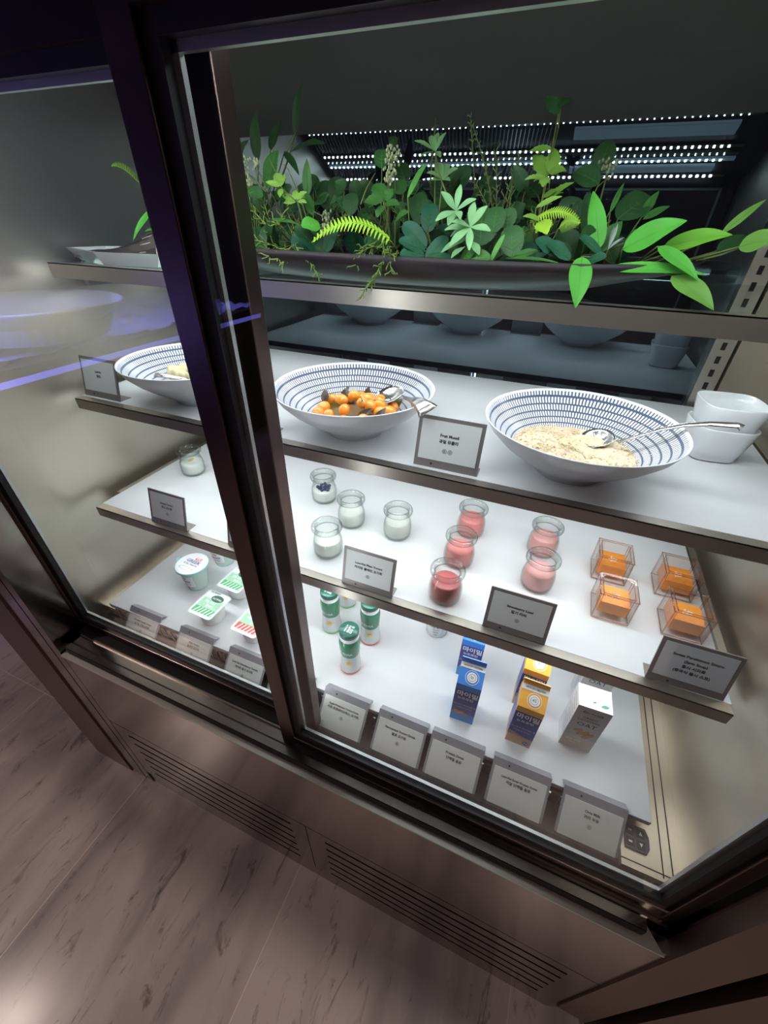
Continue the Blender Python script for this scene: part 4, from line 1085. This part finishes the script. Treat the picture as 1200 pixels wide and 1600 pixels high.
# white cups, one stacked in the other
def cup(label, z):
    m = MB(); n = 40
    def sq(a, zz): 
        out = []
        for k in range(n):
            t = 2 * PI * k / n; c, s_ = math.cos(t), math.sin(t); r = a / ((abs(c) ** 4 + abs(s_) ** 4) ** .25); out.append((r * c, r * s_, zz))
        return out
    lv = [sq(.001, 0), sq(.028, 0), sq(.033, .003), sq(.0375, .020), sq(.0425, .045), sq(.0440, .056), sq(.0438, .0575), sq(.0425, .0575), sq(.0405, .045), sq(.0355, .020), sq(.030, .005), sq(.001, .004)]
    v = sum(lv, []); f = [(i * n + k, i * n + (k + 1) % n, (i + 1) * n + (k + 1) % n, (i + 1) * n + k) for i in range(len(lv) - 1) for k in range(n)]
    m.add(v, f, True); o = m.build('square_cup', mat='ceramic'); o.location = (.270, .775, z); o.rotation_euler = (0, 0, .12); return tag(o, label, 'cup', 'stacked white cups')
cup('lower of the two stacked white squared cups at the end of the bowl shelf', ZB)
cup('upper of the two stacked white squared cups at the end of the bowl shelf', ZB + .034)

# ------------------------------------------------------------------ bottles, pots, cartons on the white board
def curve_text(m, body, size, r, z, ang0, bold=.02, rf=None):
    v, f = text(body, size, bold)
    out = []
    for p in v:
        rr_ = (rf(z + p[1]) if rf else r) + .0004; a = ang0 + p[0] / rr_; out.append((rr_ * math.cos(a), rr_ * math.sin(a), z + p[1]))
    m.add(out, f)
FRONT = -PI / 2
def make_bottle(label, loc, ring, rz=0, cap='cap_green'):
    o = thing('yogurt_drink_bottle', label, 'bottle', loc, rz, 'green yogurt drink bottles')
    prof = [(0, 0), (.020, 0), (.0225, .002), (.0232, .008), (.0225, .020), (.0208, .040), (.0206, .055), (.0218, .075), (.0228, .088), (.0222, .098), (.0200, .104)]
    def rf(z):
        for (a, za), (b, zb) in zip(prof[1:], prof[2:]):
            if za <= z <= zb: return a + (b - a) * (z - za) / max(1e-6, zb - za)
        return .02
    m = MB(); seg = 32
    for (i, j, mt) in ((0, 4, ring), (4, 7, 'bottle_grey'), (7, 11, 'bottle_green')):
        m.mat(mt); 
        if i == 0: m.lathe(prof[0:4] , seg); m.mat('bottle_grey'); m.lathe(prof[3:5], seg)
        elif i == 4: m.lathe(prof[4:7], seg)
        else: m.lathe([prof[6], (.0212, .062)], seg); m.mat('bottle_green'); m.lathe([(.0212, .062)] + prof[7:11], seg)
    m.mat('ink_white'); curve_text(m, 'ACTIVIA', .0098, .0215, .068, FRONT - .12, .01, rf)
    m.mat('bottle_green')
    m.build('printed_sleeve', o)
    m = MB(); T = lambda a, z, rr_: Matrix.Translation((rr_ * math.cos(a), rr_ * math.sin(a), z)) @ Matrix.Rotation(a + PI / 2, 4, 'Z') @ Matrix.Rotation(PI / 2, 4, 'X')
    v = []; a0 = FRONT + .32; m.mat('badge')
    seg = 20; cc = [((.0062 * math.cos(2 * PI * k / seg)), .0062 * math.sin(2 * PI * k / seg)) for k in range(seg)]
    m.add([((rf(.038 + q) + .0005) * math.cos(a0 + p / .021), (rf(.038 + q) + .0005) * math.sin(a0 + p / .021), .038 + q) for p, q in cc], [tuple(range(seg))])
    m.mat('ink_red'); curve_text(m, '4\uc870', .004, .021, .0395, a0, .01, lambda z: rf(z) + .0004)
    m.build('badge', o)
    m = MB(); m.lathe([(.0205, .1035), (.0198, .108), (.0190, .113), (.0190, .1145)], 28); m.build('neck', o, 'ink_white')
    m = MB(); m.mat(cap); m.lathe([(.0190, .1135), (.0206, .1140), (.0208, .124), (.0195, .1255), (0, .1255)], 28)
    m.mat('ink_white')
    for k, (s_, t_) in enumerate((('장 건강', .0065), ('프로젝트', .0052), ('ACTIVIA', .0048))):
        put_text(m, s_, t_, Matrix.Translation((.006 - k * .0062, 0, .1258)) @ Matrix.Rotation(-PI / 2, 4, 'Z'), .02)
    m.build('cap', o)
    return o
make_bottle('green capped yogurt drink with a red base, frontmost of the four bottles', (-.259, .472, ZD), 'bottle_red')
make_bottle('green capped yogurt drink with a red base standing behind the frontmost bottle', (-.249, .556, ZD), 'bottle_red')
make_bottle('green capped yogurt drink with a green base nearest the door stile', (-.347, .550, ZD), 'bottle_lime')
make_bottle('green based yogurt drink at the back of the four bottles, showing only its lower part', (-.349, .634, ZD), 'bottle_lime', 0, 'cap_green')
o = thing('white_drink_bottle', 'white fermented drink bottle whose base shows under the shelf lip left of the blue cartons', 'bottle', (-.112, .640, ZD))
m = MB(); m.lathe([(0, 0), (.023, 0), (.0255, .003), (.026, .02), (.026, .075), (.022, .092), (.017, .10), (.017, .108), (0, .109)], 32); m.build('bottle_body', o, 'bottle_grey')
m = MB(); m.mat('ink')
for k, (s_, t_) in enumerate((('건강한 발효유', .007), ('ferment', .0045), ('130 mL', .0045), ('100%', .0045))): curve_text(m, s_, t_, .0262, .040 - k * .0085, FRONT + .1)
m.build('printed_label', o)

def F2(w, y=0):     # front face: local x -> x, local y -> z, at depth y
    return Matrix(((1, 0, 0, 0), (0, 0, -1, y - .0003), (0, 1, 0, 0), (0, 0, 0, 1)))
def make_carton(label, loc, top, low, rz=0, group=None, nut=True, name='protein_drink_carton'):
    o = thing(name, label, 'carton', loc, rz, group)
    w, D, zs, zr = .0225, .046, .120, .146; yr = .036
    m = MB(); m.mat(low); m.box(-w, w, 0, D, 0, .028)
    m.mat('carton_navy'); m.box(-w, w, 0, D, .028, .104)
    m.mat(top); m.box(-w, w, 0, D, .104, zs)
    m.add([(-w, 0, zs), (w, 0, zs), (w, yr, zr), (-w, yr, zr), (w, D, zs), (-w, D, zs)], [(0, 1, 2, 3), (3, 2, 4, 5), (1, 4, 2), (0, 3, 5)])
    m.mat('carton_white'); sl = Vector((0, yr, zr - zs)).normalized(); n = Vector((0, -sl.z, sl.y))
    S_ = Matrix(((1, 0, 0, 0), (0, sl.y, n.y, n.y * .0004), (0, sl.z, n.z, zs + n.z * .0004), (0, 0, 0, 1)))
    m.add([S_ @ Vector(p) for p in ((-w, .030, 0), (w, .030, 0), (w, .039, 0), (-w, .039, 0))], [(0, 1, 2, 3)])
    m.mat(top); m.box(-w, w, yr - .001, yr + .001, zr - .002, zr + .006)
    m.build('carton_box', o)
    m = MB(); m.mat('carton_white'); c = S_ @ Matrix.Translation((.002, .016, .0004)); disc(m, c, .0092, 28); disc(m, c, .0125, 28, .0117)
    m.mat('ink_grey'); disc(m, c @ Matrix.Translation((0, 0, .0002)), .0066, 24, .0058); put_text(m, '뉴' if low == 'carton_mid' else '45', .0075, c @ Matrix.Translation((0, 0, .0002)), .02)
    m.mat('ink'); put_text(m, 'SINCE 2011 PROTEIN', .0036, S_ @ Matrix.Translation((0, .0345, .0004)), .02)
    f = F2(w); m.mat('ink_white')
    put_text(m, '마이밀', .0165, f @ Matrix.Translation((.001, .092, 0)), .03, .88); put_text(m, '뉴프로틴', .0082, f @ Matrix.Translation((-.001, .078, 0)), .02)
    m.mat('led_bar'); m.mats[-1] = 'bottle_grey'; put_text(m, '고소하고 부드러운 맛', .0048, f @ Matrix.Translation((0, .056, 0)), .02); put_text(m, '단백질 9g  당 저감', .0040, f @ Matrix.Translation((0, .047, 0)), .01)
    m.mat('nut')
    if low == 'carton_mid':
        for k, (x, z, r) in enumerate(((-.013, .031, .0055), (-.002, .030, .0065), (.006, .028, .005), (-.009, .026, .005))): m.ball((x, 0, z), r, .0012, r * .8, 10, 6)
    else:
        m.mat('carton_tan')
        for k in range(3): m.add([f @ Vector(p) for p in ((-.0215, .026 + k * .005, 0), (.020, .018 + k * .003, 0), (.020, .0195 + k * .003, 0), (-.0215, .029 + k * .005, 0))], [(0, 1, 2, 3)])
        m.mat('carton_navy'); disc(m, f @ Matrix.Translation((.013, .012, .0002)), .0055, 20)
        m.mat('ink_white'); put_text(m, '저당', .0045, f @ Matrix.Translation((.013, .012, .0004)), .01)
    m.build('printed_front', o)
    return o
make_carton('blue protein drink carton standing in front of its twin', (-.0055, .447, ZD), 'carton_blue', 'carton_mid', .04, 'blue protein drink cartons')
make_carton('blue protein drink carton tucked behind, half hidden by the shelf lip', (-.018, .545, ZD), 'carton_blue', 'carton_mid', .03, 'blue protein drink cartons')
make_carton('orange protein drink carton standing in front of its twin', (.103, .446, ZD), 'carton_orange', 'carton_tan', -.02, 'orange protein drink cartons')
make_carton('orange protein drink carton tucked behind, cut by the shelf lip', (.105, .525, ZD), 'carton_orange', 'carton_tan', -.02, 'orange protein drink cartons')
def make_oat(label, loc, rz=0):
    o = thing('oat_milk_carton', label, 'carton', loc, rz, 'oat milk cartons')
    w, D, H = .0268, .044, .133
    m = MB(); m.mat('carton_beige'); m.box(-w, w, 0, D, 0, .040); m.mat('carton_grey'); m.box(-w, w, 0, D, .040, H - .0005)
    m.mat('carton_white'); m.box(-w, w, 0, D, H - .0005, H)
    for x0 in (-w - .0003, w + .0003):
        m.add([(x0, 0, 0), (x0, D, 0), (x0, D, H), (x0, 0, H)], [(0, 1, 2, 3)])
    m.build('carton_box', o)
    f = F2(w); m = MB(); m.mat('ink')
    put_text(m, 'Dairy Denmark', .0046, f @ Matrix.Translation((0, .1185, 0)), .03); disc(m, f @ Matrix.Translation((0, .1185, 0)) @ Matrix.Diagonal((1.9, .75, 1, 1)), .0085, 28, .0078)
    put_text(m, 'GREEN', .0078, f @ Matrix.Translation((0, .1025, 0)), .0); put_text(m, 'DENMARK', .0078, f @ Matrix.Translation((0, .094, 0)), .0); put_text(m, 'OAT', .0155, f @ Matrix.Translation((0, .0805, 0)), .0)
    m.mat('nut')
    for k, (x, z, a) in enumerate(((-.008, .060, .5), (-.002, .052, .9), (.006, .056, 1.3), (.013, .052, 1.0), (.009, .046, .8))):
        c_, s_ = math.cos(a), math.sin(a); m.ball((x, 0, z), .0085, .0012, .0045, 10, 6, Matrix.Rotation(-a, 3, 'Y'))
    m.mat('carton_white'); put_text(m, '귀리 음료', .0065, f @ Matrix.Translation((-.008, .026, 0)), .01); put_text(m, '190 mL', .0045, f @ Matrix.Translation((-.008, .018, 0)), .01)
    t = Matrix.Translation((0, 0, H + .0003))
    m.mat('ink_grey'); put_text(m, 'GREEN DENMARK', .0042, t @ Matrix.Translation((-.008, .033, 0)), .01); put_text(m, 'SHAKE WELL BEFORE DRINKING', .0029, t @ Matrix.Translation((0, .026, 0)), .01)
    m.add([t @ Vector(p) for p in ((-w, .0295, 0), (w, .0295, 0), (w, .0299, 0), (-w, .0299, 0))], [(0, 1, 2, 3)])
    m.mat('leaf_ink')
    for (x, y, L_, a, w_) in ((-.005, .011, .008, .5, .0035), (.008, .0085, .015, .25, .007)):
        v = []; 
        for k in range(13): u = k / 12; v.append((u * L_, w_ / 2 * math.sin(PI * u)))
        for k in range(11, 0, -1): u = k / 12; v.append((u * L_, -w_ / 2 * math.sin(PI * u)))
        m.add([t @ Vector((x + p * math.cos(a) - q * math.sin(a), y + p * math.sin(a) + q * math.cos(a), 0)) for p, q in v], [tuple(range(len(v)))])
    m.build('printed_faces', o)
    m = MB(); m.mat('ink_grey')
    for k in range(9): m.add([(-w - .0006, .006, .118 - k * .011), (-w - .0006, .036 - (k % 3) * .006, .118 - k * .011), (-w - .0006, .036 - (k % 3) * .006, .1195 - k * .011), (-w - .0006, .006, .1195 - k * .011)], [(0, 1, 2, 3)])
    m.build('side_print', o)
    return o
make_oat('grey and white oat drink carton with green leaves on top, in front', (.203, .481, ZD), .03)
make_oat('grey and white oat drink carton behind, its top hidden by the shelf lip', (.2225, .578, ZD), .02)

def make_pot(label, loc, lowcol, rz=0):
    o = thing('yogurt_pot', label, 'yogurt pot', loc, rz, 'square lidded yogurt pots')
    m = MB(); m.lathe([(0, 0), (.0235, 0), (.0262, .003), (.0290, .022), (.0318, .044), (.0322, .0475)], 32); m.build('cup', o, 'pot_white')
    def rsq(a, b, r, n=5):
        P_ = []
        for (cx, cy, s0) in ((a - r, -b + r, -PI / 2), (a - r, b - r, 0), (-a + r, b - r, PI / 2), (-a + r, -b + r, PI)):
            for k in range(n + 1): t = s0 + PI / 2 * k / n; P_.append((cx + r * math.cos(t), cy + r * math.sin(t)))
        return P_
    m = MB(); m.mat('lid_white'); m.prismz(rsq(.0345, .0385, .008), .0475, .0485)
    z = .0488; t = Matrix.Translation((0, 0, z))
    def q(mt, x0, x1, y0, y1, dz=0): m.mat(mt); m.add([(x0, y0, z + dz), (x1, y0, z + dz), (x1, y1, z + dz), (x0, y1, z + dz)], [(0, 1, 2, 3)])
    q('lid_mint', -.029, .029, -.013, .016); q(lowcol, -.029, .029, -.030, -.013)
    m.mat('lid_white')
    for k in range(6): x = -.024 + k * .0095; m.add([(x, -.030, z + .0002), (x + .003, -.030, z + .0002), (x + .010, -.015, z + .0002), (x + .007, -.0135, z + .0002)], [(0, 1, 2, 3)])
    m.mat('lid_dark'); disc(m, t @ Matrix.Translation((.006, .020, .0002)) @ Matrix.Diagonal((1.7, 1, 1, 1)), .0100, 28)
    m.mat('ink_white'); put_text(m, 'ACTIVIA', .0068, t @ Matrix.Translation((.006, .0185, .0004)), .03)
    m.mat('ink'); put_text(m, '저당 액티비아', .005, t @ Matrix.Translation((-.012, .034, .0004)), .02)
    m.mat('lid_white'); put_text(m, '0% FAT', .010, t @ Matrix.Translation((-.002, .005, .0003)), .04); put_text(m, '플레인' if lowcol == 'lid_green' else '딸기', .008, t @ Matrix.Translation((.004, -.006, .0003)), .03)
    m.build('foil_lid', o)
    return o
make_pot('green lidded yogurt pot, front one of the two, above the Plain Yogurt label', (-.625, .459, ZD), 'lid_green', -.03)
make_pot('green lidded yogurt pot behind the front one', (-.619, .552, ZD), 'lid_green', -.03)
make_pot('red and green lidded yogurt pot partly covered by the door stile', (-.500, .458, ZD), 'lid_red', -.03)
def make_greek(label, loc, rz=0):
    o = thing('greek_yogurt_cup', label, 'yogurt cup', loc, rz, 'teal greek yogurt cups')
    m = MB(); m.mat('teal'); m.lathe([(0, 0), (.0245, 0), (.0255, .003)], 36); m.mat('bottle_mint'); m.lathe([(.0255, .003), (.0285, .025), (.032, .050), (.035, .064)], 36)
    m.mat('teal'); m.lathe([(.035, .064), (.0352, .068), (.0415, .070), (.0418, .0725), (.040, .0745)], 40); m.add([(-.040, -.012, .072), (-.040, .012, .072), (-.054, .002, .071), (-.054, -.003, .071)], [(0, 1, 2, 3)])
    m.build('cup', o)
    m = MB(); m.mat('ink_white'); 
    def rf(z): return .0255 + (z - .003) * .154
    seg = 18
    m.add([((rf(z) + .0004) * math.cos(FRONT - .7 + 1.4 * k / seg), (rf(z) + .0004) * math.sin(FRONT - .7 + 1.4 * k / seg), z) for z in (.018, .058) for k in range(seg + 1)], [(k, k + 1, seg + 2 + k, seg + 1 + k) for k in range(seg)], True)
    m.mat('ink_blue'); curve_text(m, 'GREEK', .010, 0, .038, FRONT, .02, lambda z: rf(z) + .0006); m.mat('ink_red'); curve_text(m, '매일', .007, 0, .050, FRONT, .03, lambda z: rf(z) + .0006)
    m.mat('ink'); curve_text(m, '그릭요거트', .005, 0, .027, FRONT, .02, lambda z: rf(z) + .0006)
    m.build('printed_wrap', o)
    m = MB(); m.mat('lid_white'); m.lathe([(.0402, .0745), (.039, .0752), (0, .0752)], 40)
    t = Matrix.Translation((0, 0, .0755)); m.mat('ink_red'); m.add([t @ Vector(p) for p in ((-.003, .014, 0), (.015, .014, 0), (.015, .023, 0), (-.003, .023, 0))], [(0, 1, 2, 3)])
    m.mat('ink_white'); put_text(m, '매일', .008, t @ Matrix.Translation((.006, .0185, .0002)), .03)
    m.mat('ink_blue'); put_text(m, 'GREEK', .0145, t @ Matrix.Translation((0, .006, 0)), .02)
    m.mat('ink'); put_text(m, '유기농 그릭요거트', .0058, t @ Matrix.Translation((0, -.005, 0)), .02)
    m.mat('ink_grey'); disc(m, t @ Matrix.Translation((0, -.020, 0)) @ Matrix.Diagonal((2.2, .6, 1, 1)), .010, 28, .0092)
    m.build('printed_lid', o)
    return o
make_greek('teal greek yogurt cup with a white printed lid, front one of the two', (-.741, .533, ZD), -.05)
make_greek('teal greek yogurt cup behind, its lid hidden under the shelf lip', (-.738, .634, ZD), .1)

# ------------------------------------------------------------------ planter, tray and plants on the glass shelf
ZA = 1.5485
def boat(cx, cy, L, Wd, H, n=28):
    m = MB(); lv = []
    for (s, z, yy) in ((.50, 0, .62), (.66, .004, .74), (.84, .014, .88), (.96, .024, .97), (1.0, H, 1.0), (.985, H, .93), (.95, H - .006, .88)):
        ring = []
        for k in range(n):
            t = 2 * PI * k / n; c, s_ = math.cos(t), math.sin(t); e = 2.6
            r = 1 / ((abs(c) ** e + abs(s_) ** e) ** (1 / e)); ring.append((cx + L / 2 * s * r * c, cy + Wd / 2 * yy * r * s_, z + (.006 * abs(c * r) ** 6 if z > .01 else 0)))
        lv.append(ring)
    v = sum(lv, []); f = [(i * n + k, i * n + (k + 1) % n, (i + 1) * n + (k + 1) % n, (i + 1) * n + k) for i in range(len(lv) - 1) for k in range(n)] + [tuple(range(n))[::-1]]
    m.add(v, f, True); return m, [(p[0], p[1], H - .008) for p in lv[-1]]
pl = thing('planter', 'long dark boat-shaped planter full of mixed greenery on the upper glass shelf', 'planter', (0, 0, ZA))
m, top = boat(-.245, .665, .76, .175, .036); m.build('planter_body', pl, 'planter')
m = MB(); m.add(top, [tuple(range(len(top)))]); m.build('soil', pl, 'soil')
ROOTX = (-.56, .06)
for i, (n, lb, lv) in enumerate(PLANTS): make_plant(n, lb, lv, ZA + .026, .67)
# low filler greenery between the plants
rs = random.Random(3)
for i in range(15):
    x = -.575 + i * .0435; y = rs.uniform(.62, .70); lv = []
    for k in range(7):
        a = rs.uniform(0, 6.28); l = rs.uniform(.022, .040); b = (x + rs.uniform(-.01, .01), y, ZA + rs.uniform(.026, .034))
        t = (b[0] + math.cos(a) * l, b[1] + math.sin(a) * l * .8, b[2] + rs.uniform(.008, .045)); lv.append(('round', rs.choice(['tl', 'dk2', 'md2', 'dk2']), b, t, rs.uniform(.02, .034)))
    ROOTX = (x, x); make_plant('low_leaf_plant', 'low dark round-leaved plant filling the planter between the taller ones', lv, ZA + .018, y, 'plant', 'low filler plants in the planter')
for i in range(13):
    x = -.565 + i * .046; y = rs.uniform(.71, .735); lv = []
    for k in range(9):
        h = rs.uniform(.05, .115 if x < -.1 else .085); a = rs.uniform(-1.3, 1.3) + PI / 2; l = rs.uniform(.022, .036); b = (x + rs.uniform(-.022, .022), y + rs.uniform(-.01, .01), ZA + h)
        kd = rs.choice(['round', 'round', 'lance', 'lobed']); t = (b[0] + math.cos(a) * l, b[1] - abs(math.sin(a)) * l * .3, b[2] + l * rs.uniform(.2, .9)); lv.append((kd, rs.choice(['dk', 'dk2', 'dk', 'md2']), b, t, rs.uniform(.014, .030)))
    for k in range(3):
        b = (x + rs.uniform(-.02, .02), y - .02, ZA + rs.uniform(.03, .06)); lv.append(('needle', rs.choice(['olv', 'yl2']), b, (b[0] + rs.uniform(-.03, .03), b[1] - rs.uniform(0, .02), b[2] + rs.uniform(.02, .05)), .014))
    ROOTX = (x, x); make_plant('tall_leaf_plant', 'dark leafy plant standing in the back row of the planter', lv, ZA + .026, y, 'plant', 'back row filler plants in the planter')
tr = thing('white_tray', 'white faceted ceramic tray at the left end of the upper glass shelf', 'tray', (-.765, .665, ZA))
m = MB(); rim = [(-.150, -.040), (-.005, -.095), (.115, -.070), (.150, .01), (.110, .085), (-.06, .095), (-.145, .03)]; base = [(p * .84, q * .86) for p, q in rim]; inn = [(p * .93, q * .93) for p, q in rim]; ib = [(p * .78, q * .80) for p, q in rim]
n = len(rim); v = [(*p, 0) for p in base] + [(*p, .020) for p in rim] + [(*p, .020) for p in inn] + [(*p, .004) for p in ib]
m.add(v, [tuple(range(n))[::-1]] + [(a * n + i, a * n + (i + 1) % n, (a + 1) * n + (i + 1) % n, (a + 1) * n + i) for a in range(3) for i in range(n)] + [tuple(range(3 * n, 4 * n))]); m.build('tray_body', tr, 'ceramic')
o = thing('ribbed_shell', 'dark ribbed shell-like bark piece lying in the white tray under the fern', 'ornament', (-.800, .66, ZA + .006))
m = MB(); v = []; f = []
for i in range(17):
    u = i / 16; xx = -.085 + .20 * u; hh = .010 + .045 * u ** 2
    for k in range(9):
        t = PI * k / 8; v.append((xx + .004 * (k % 2), .045 * math.cos(t) * (1 - .2 * u), hh * math.sin(t) * (1 + .06 * (i % 2))))
for i in range(16):
    for k in range(8): f.append((i * 9 + k, i * 9 + k + 1, (i + 1) * 9 + k + 1, (i + 1) * 9 + k))
m.add(v, f, False); m.build('bark', o, 'tray_dark')
m = MB(); m.tube([(.115 - .0, .034 * math.cos(t * PI / 10), .052 * math.sin(t * PI / 10)) for t in range(11)], .0028, 6)
for k in range(1, 10):
    t = PI * k / 10; m.tube([(.115, .034 * math.cos(t), .052 * math.sin(t)), (.075, .037 * math.cos(t), .040 * math.sin(t))], .0010, 5)
m.build('pale_ribs', o, 'carton_beige')
ROOTX = (-.70, -.66)
for n, lb, lv in TRAY_PLANTS: make_plant(n, lb, lv, ZA + .024, .68)

# ------------------------------------------------------------------ ice counter behind the viewer, seen only as a reflection in the glass
ic = thing('ice_display_counter', 'blue-lit crushed ice counter reflected in the rear sliding pane', 'counter', (0, 0, 0))
m = MB(); m.box(-3.9, -2.42, -2.6, -.25, 0, .97); m.build('counter_base', ic, 'counter_frame')
m = MB(); nx, ny = 26, 40; v = []
for i in range(nx):
    for j in range(ny): v.append((-3.88 + 1.36 * i / (nx - 1), -2.58 + 2.28 * j / (ny - 1), .975 + random.uniform(0, .05)))
m.add(v, [(i * ny + j, (i + 1) * ny + j, (i + 1) * ny + j + 1, i * ny + j + 1) for i in range(nx - 1) for j in range(ny - 1)]); m.build('crushed_ice', ic, 'ice_white')
m = MB(); m.box(-2.50, -2.42, -2.6, -.25, .97, 1.0); m.build('rim_rail', ic, 'counter_frame')
m = MB(); m.box(-2.419, -2.415, -2.5, -.3, .925, .955); m.build('light_strip', ic, 'blue_strip')
o = thing('glass_bowl_on_ice', 'large frosted bowl with a fluted foot on the blue ice, seen only as a reflection', 'bowl', (-2.85, -.93, 1.035))
m = MB(); m.lathe([(.30, .06), (.42, .12), (.47, .165), (.46, .175), (.40, .13), (.28, .09), (0, .08)], 40); m.build('bowl_body', o, 'frost_glass')
m = MB(); v = []
for k in range(80):
    a = 2 * PI * k / 80; q = 1 + .04 * (k % 2)
    v += [(.34 * q * math.cos(a), .34 * q * math.sin(a), 0), (.38 * q * math.cos(a), .38 * q * math.sin(a), .09)]
m.add(v, [(2 * k, 2 * ((k + 1) % 80), 2 * ((k + 1) % 80) + 1, 2 * k + 1) for k in range(80)]); m.build('fluted_foot', o, 'frost_glass')
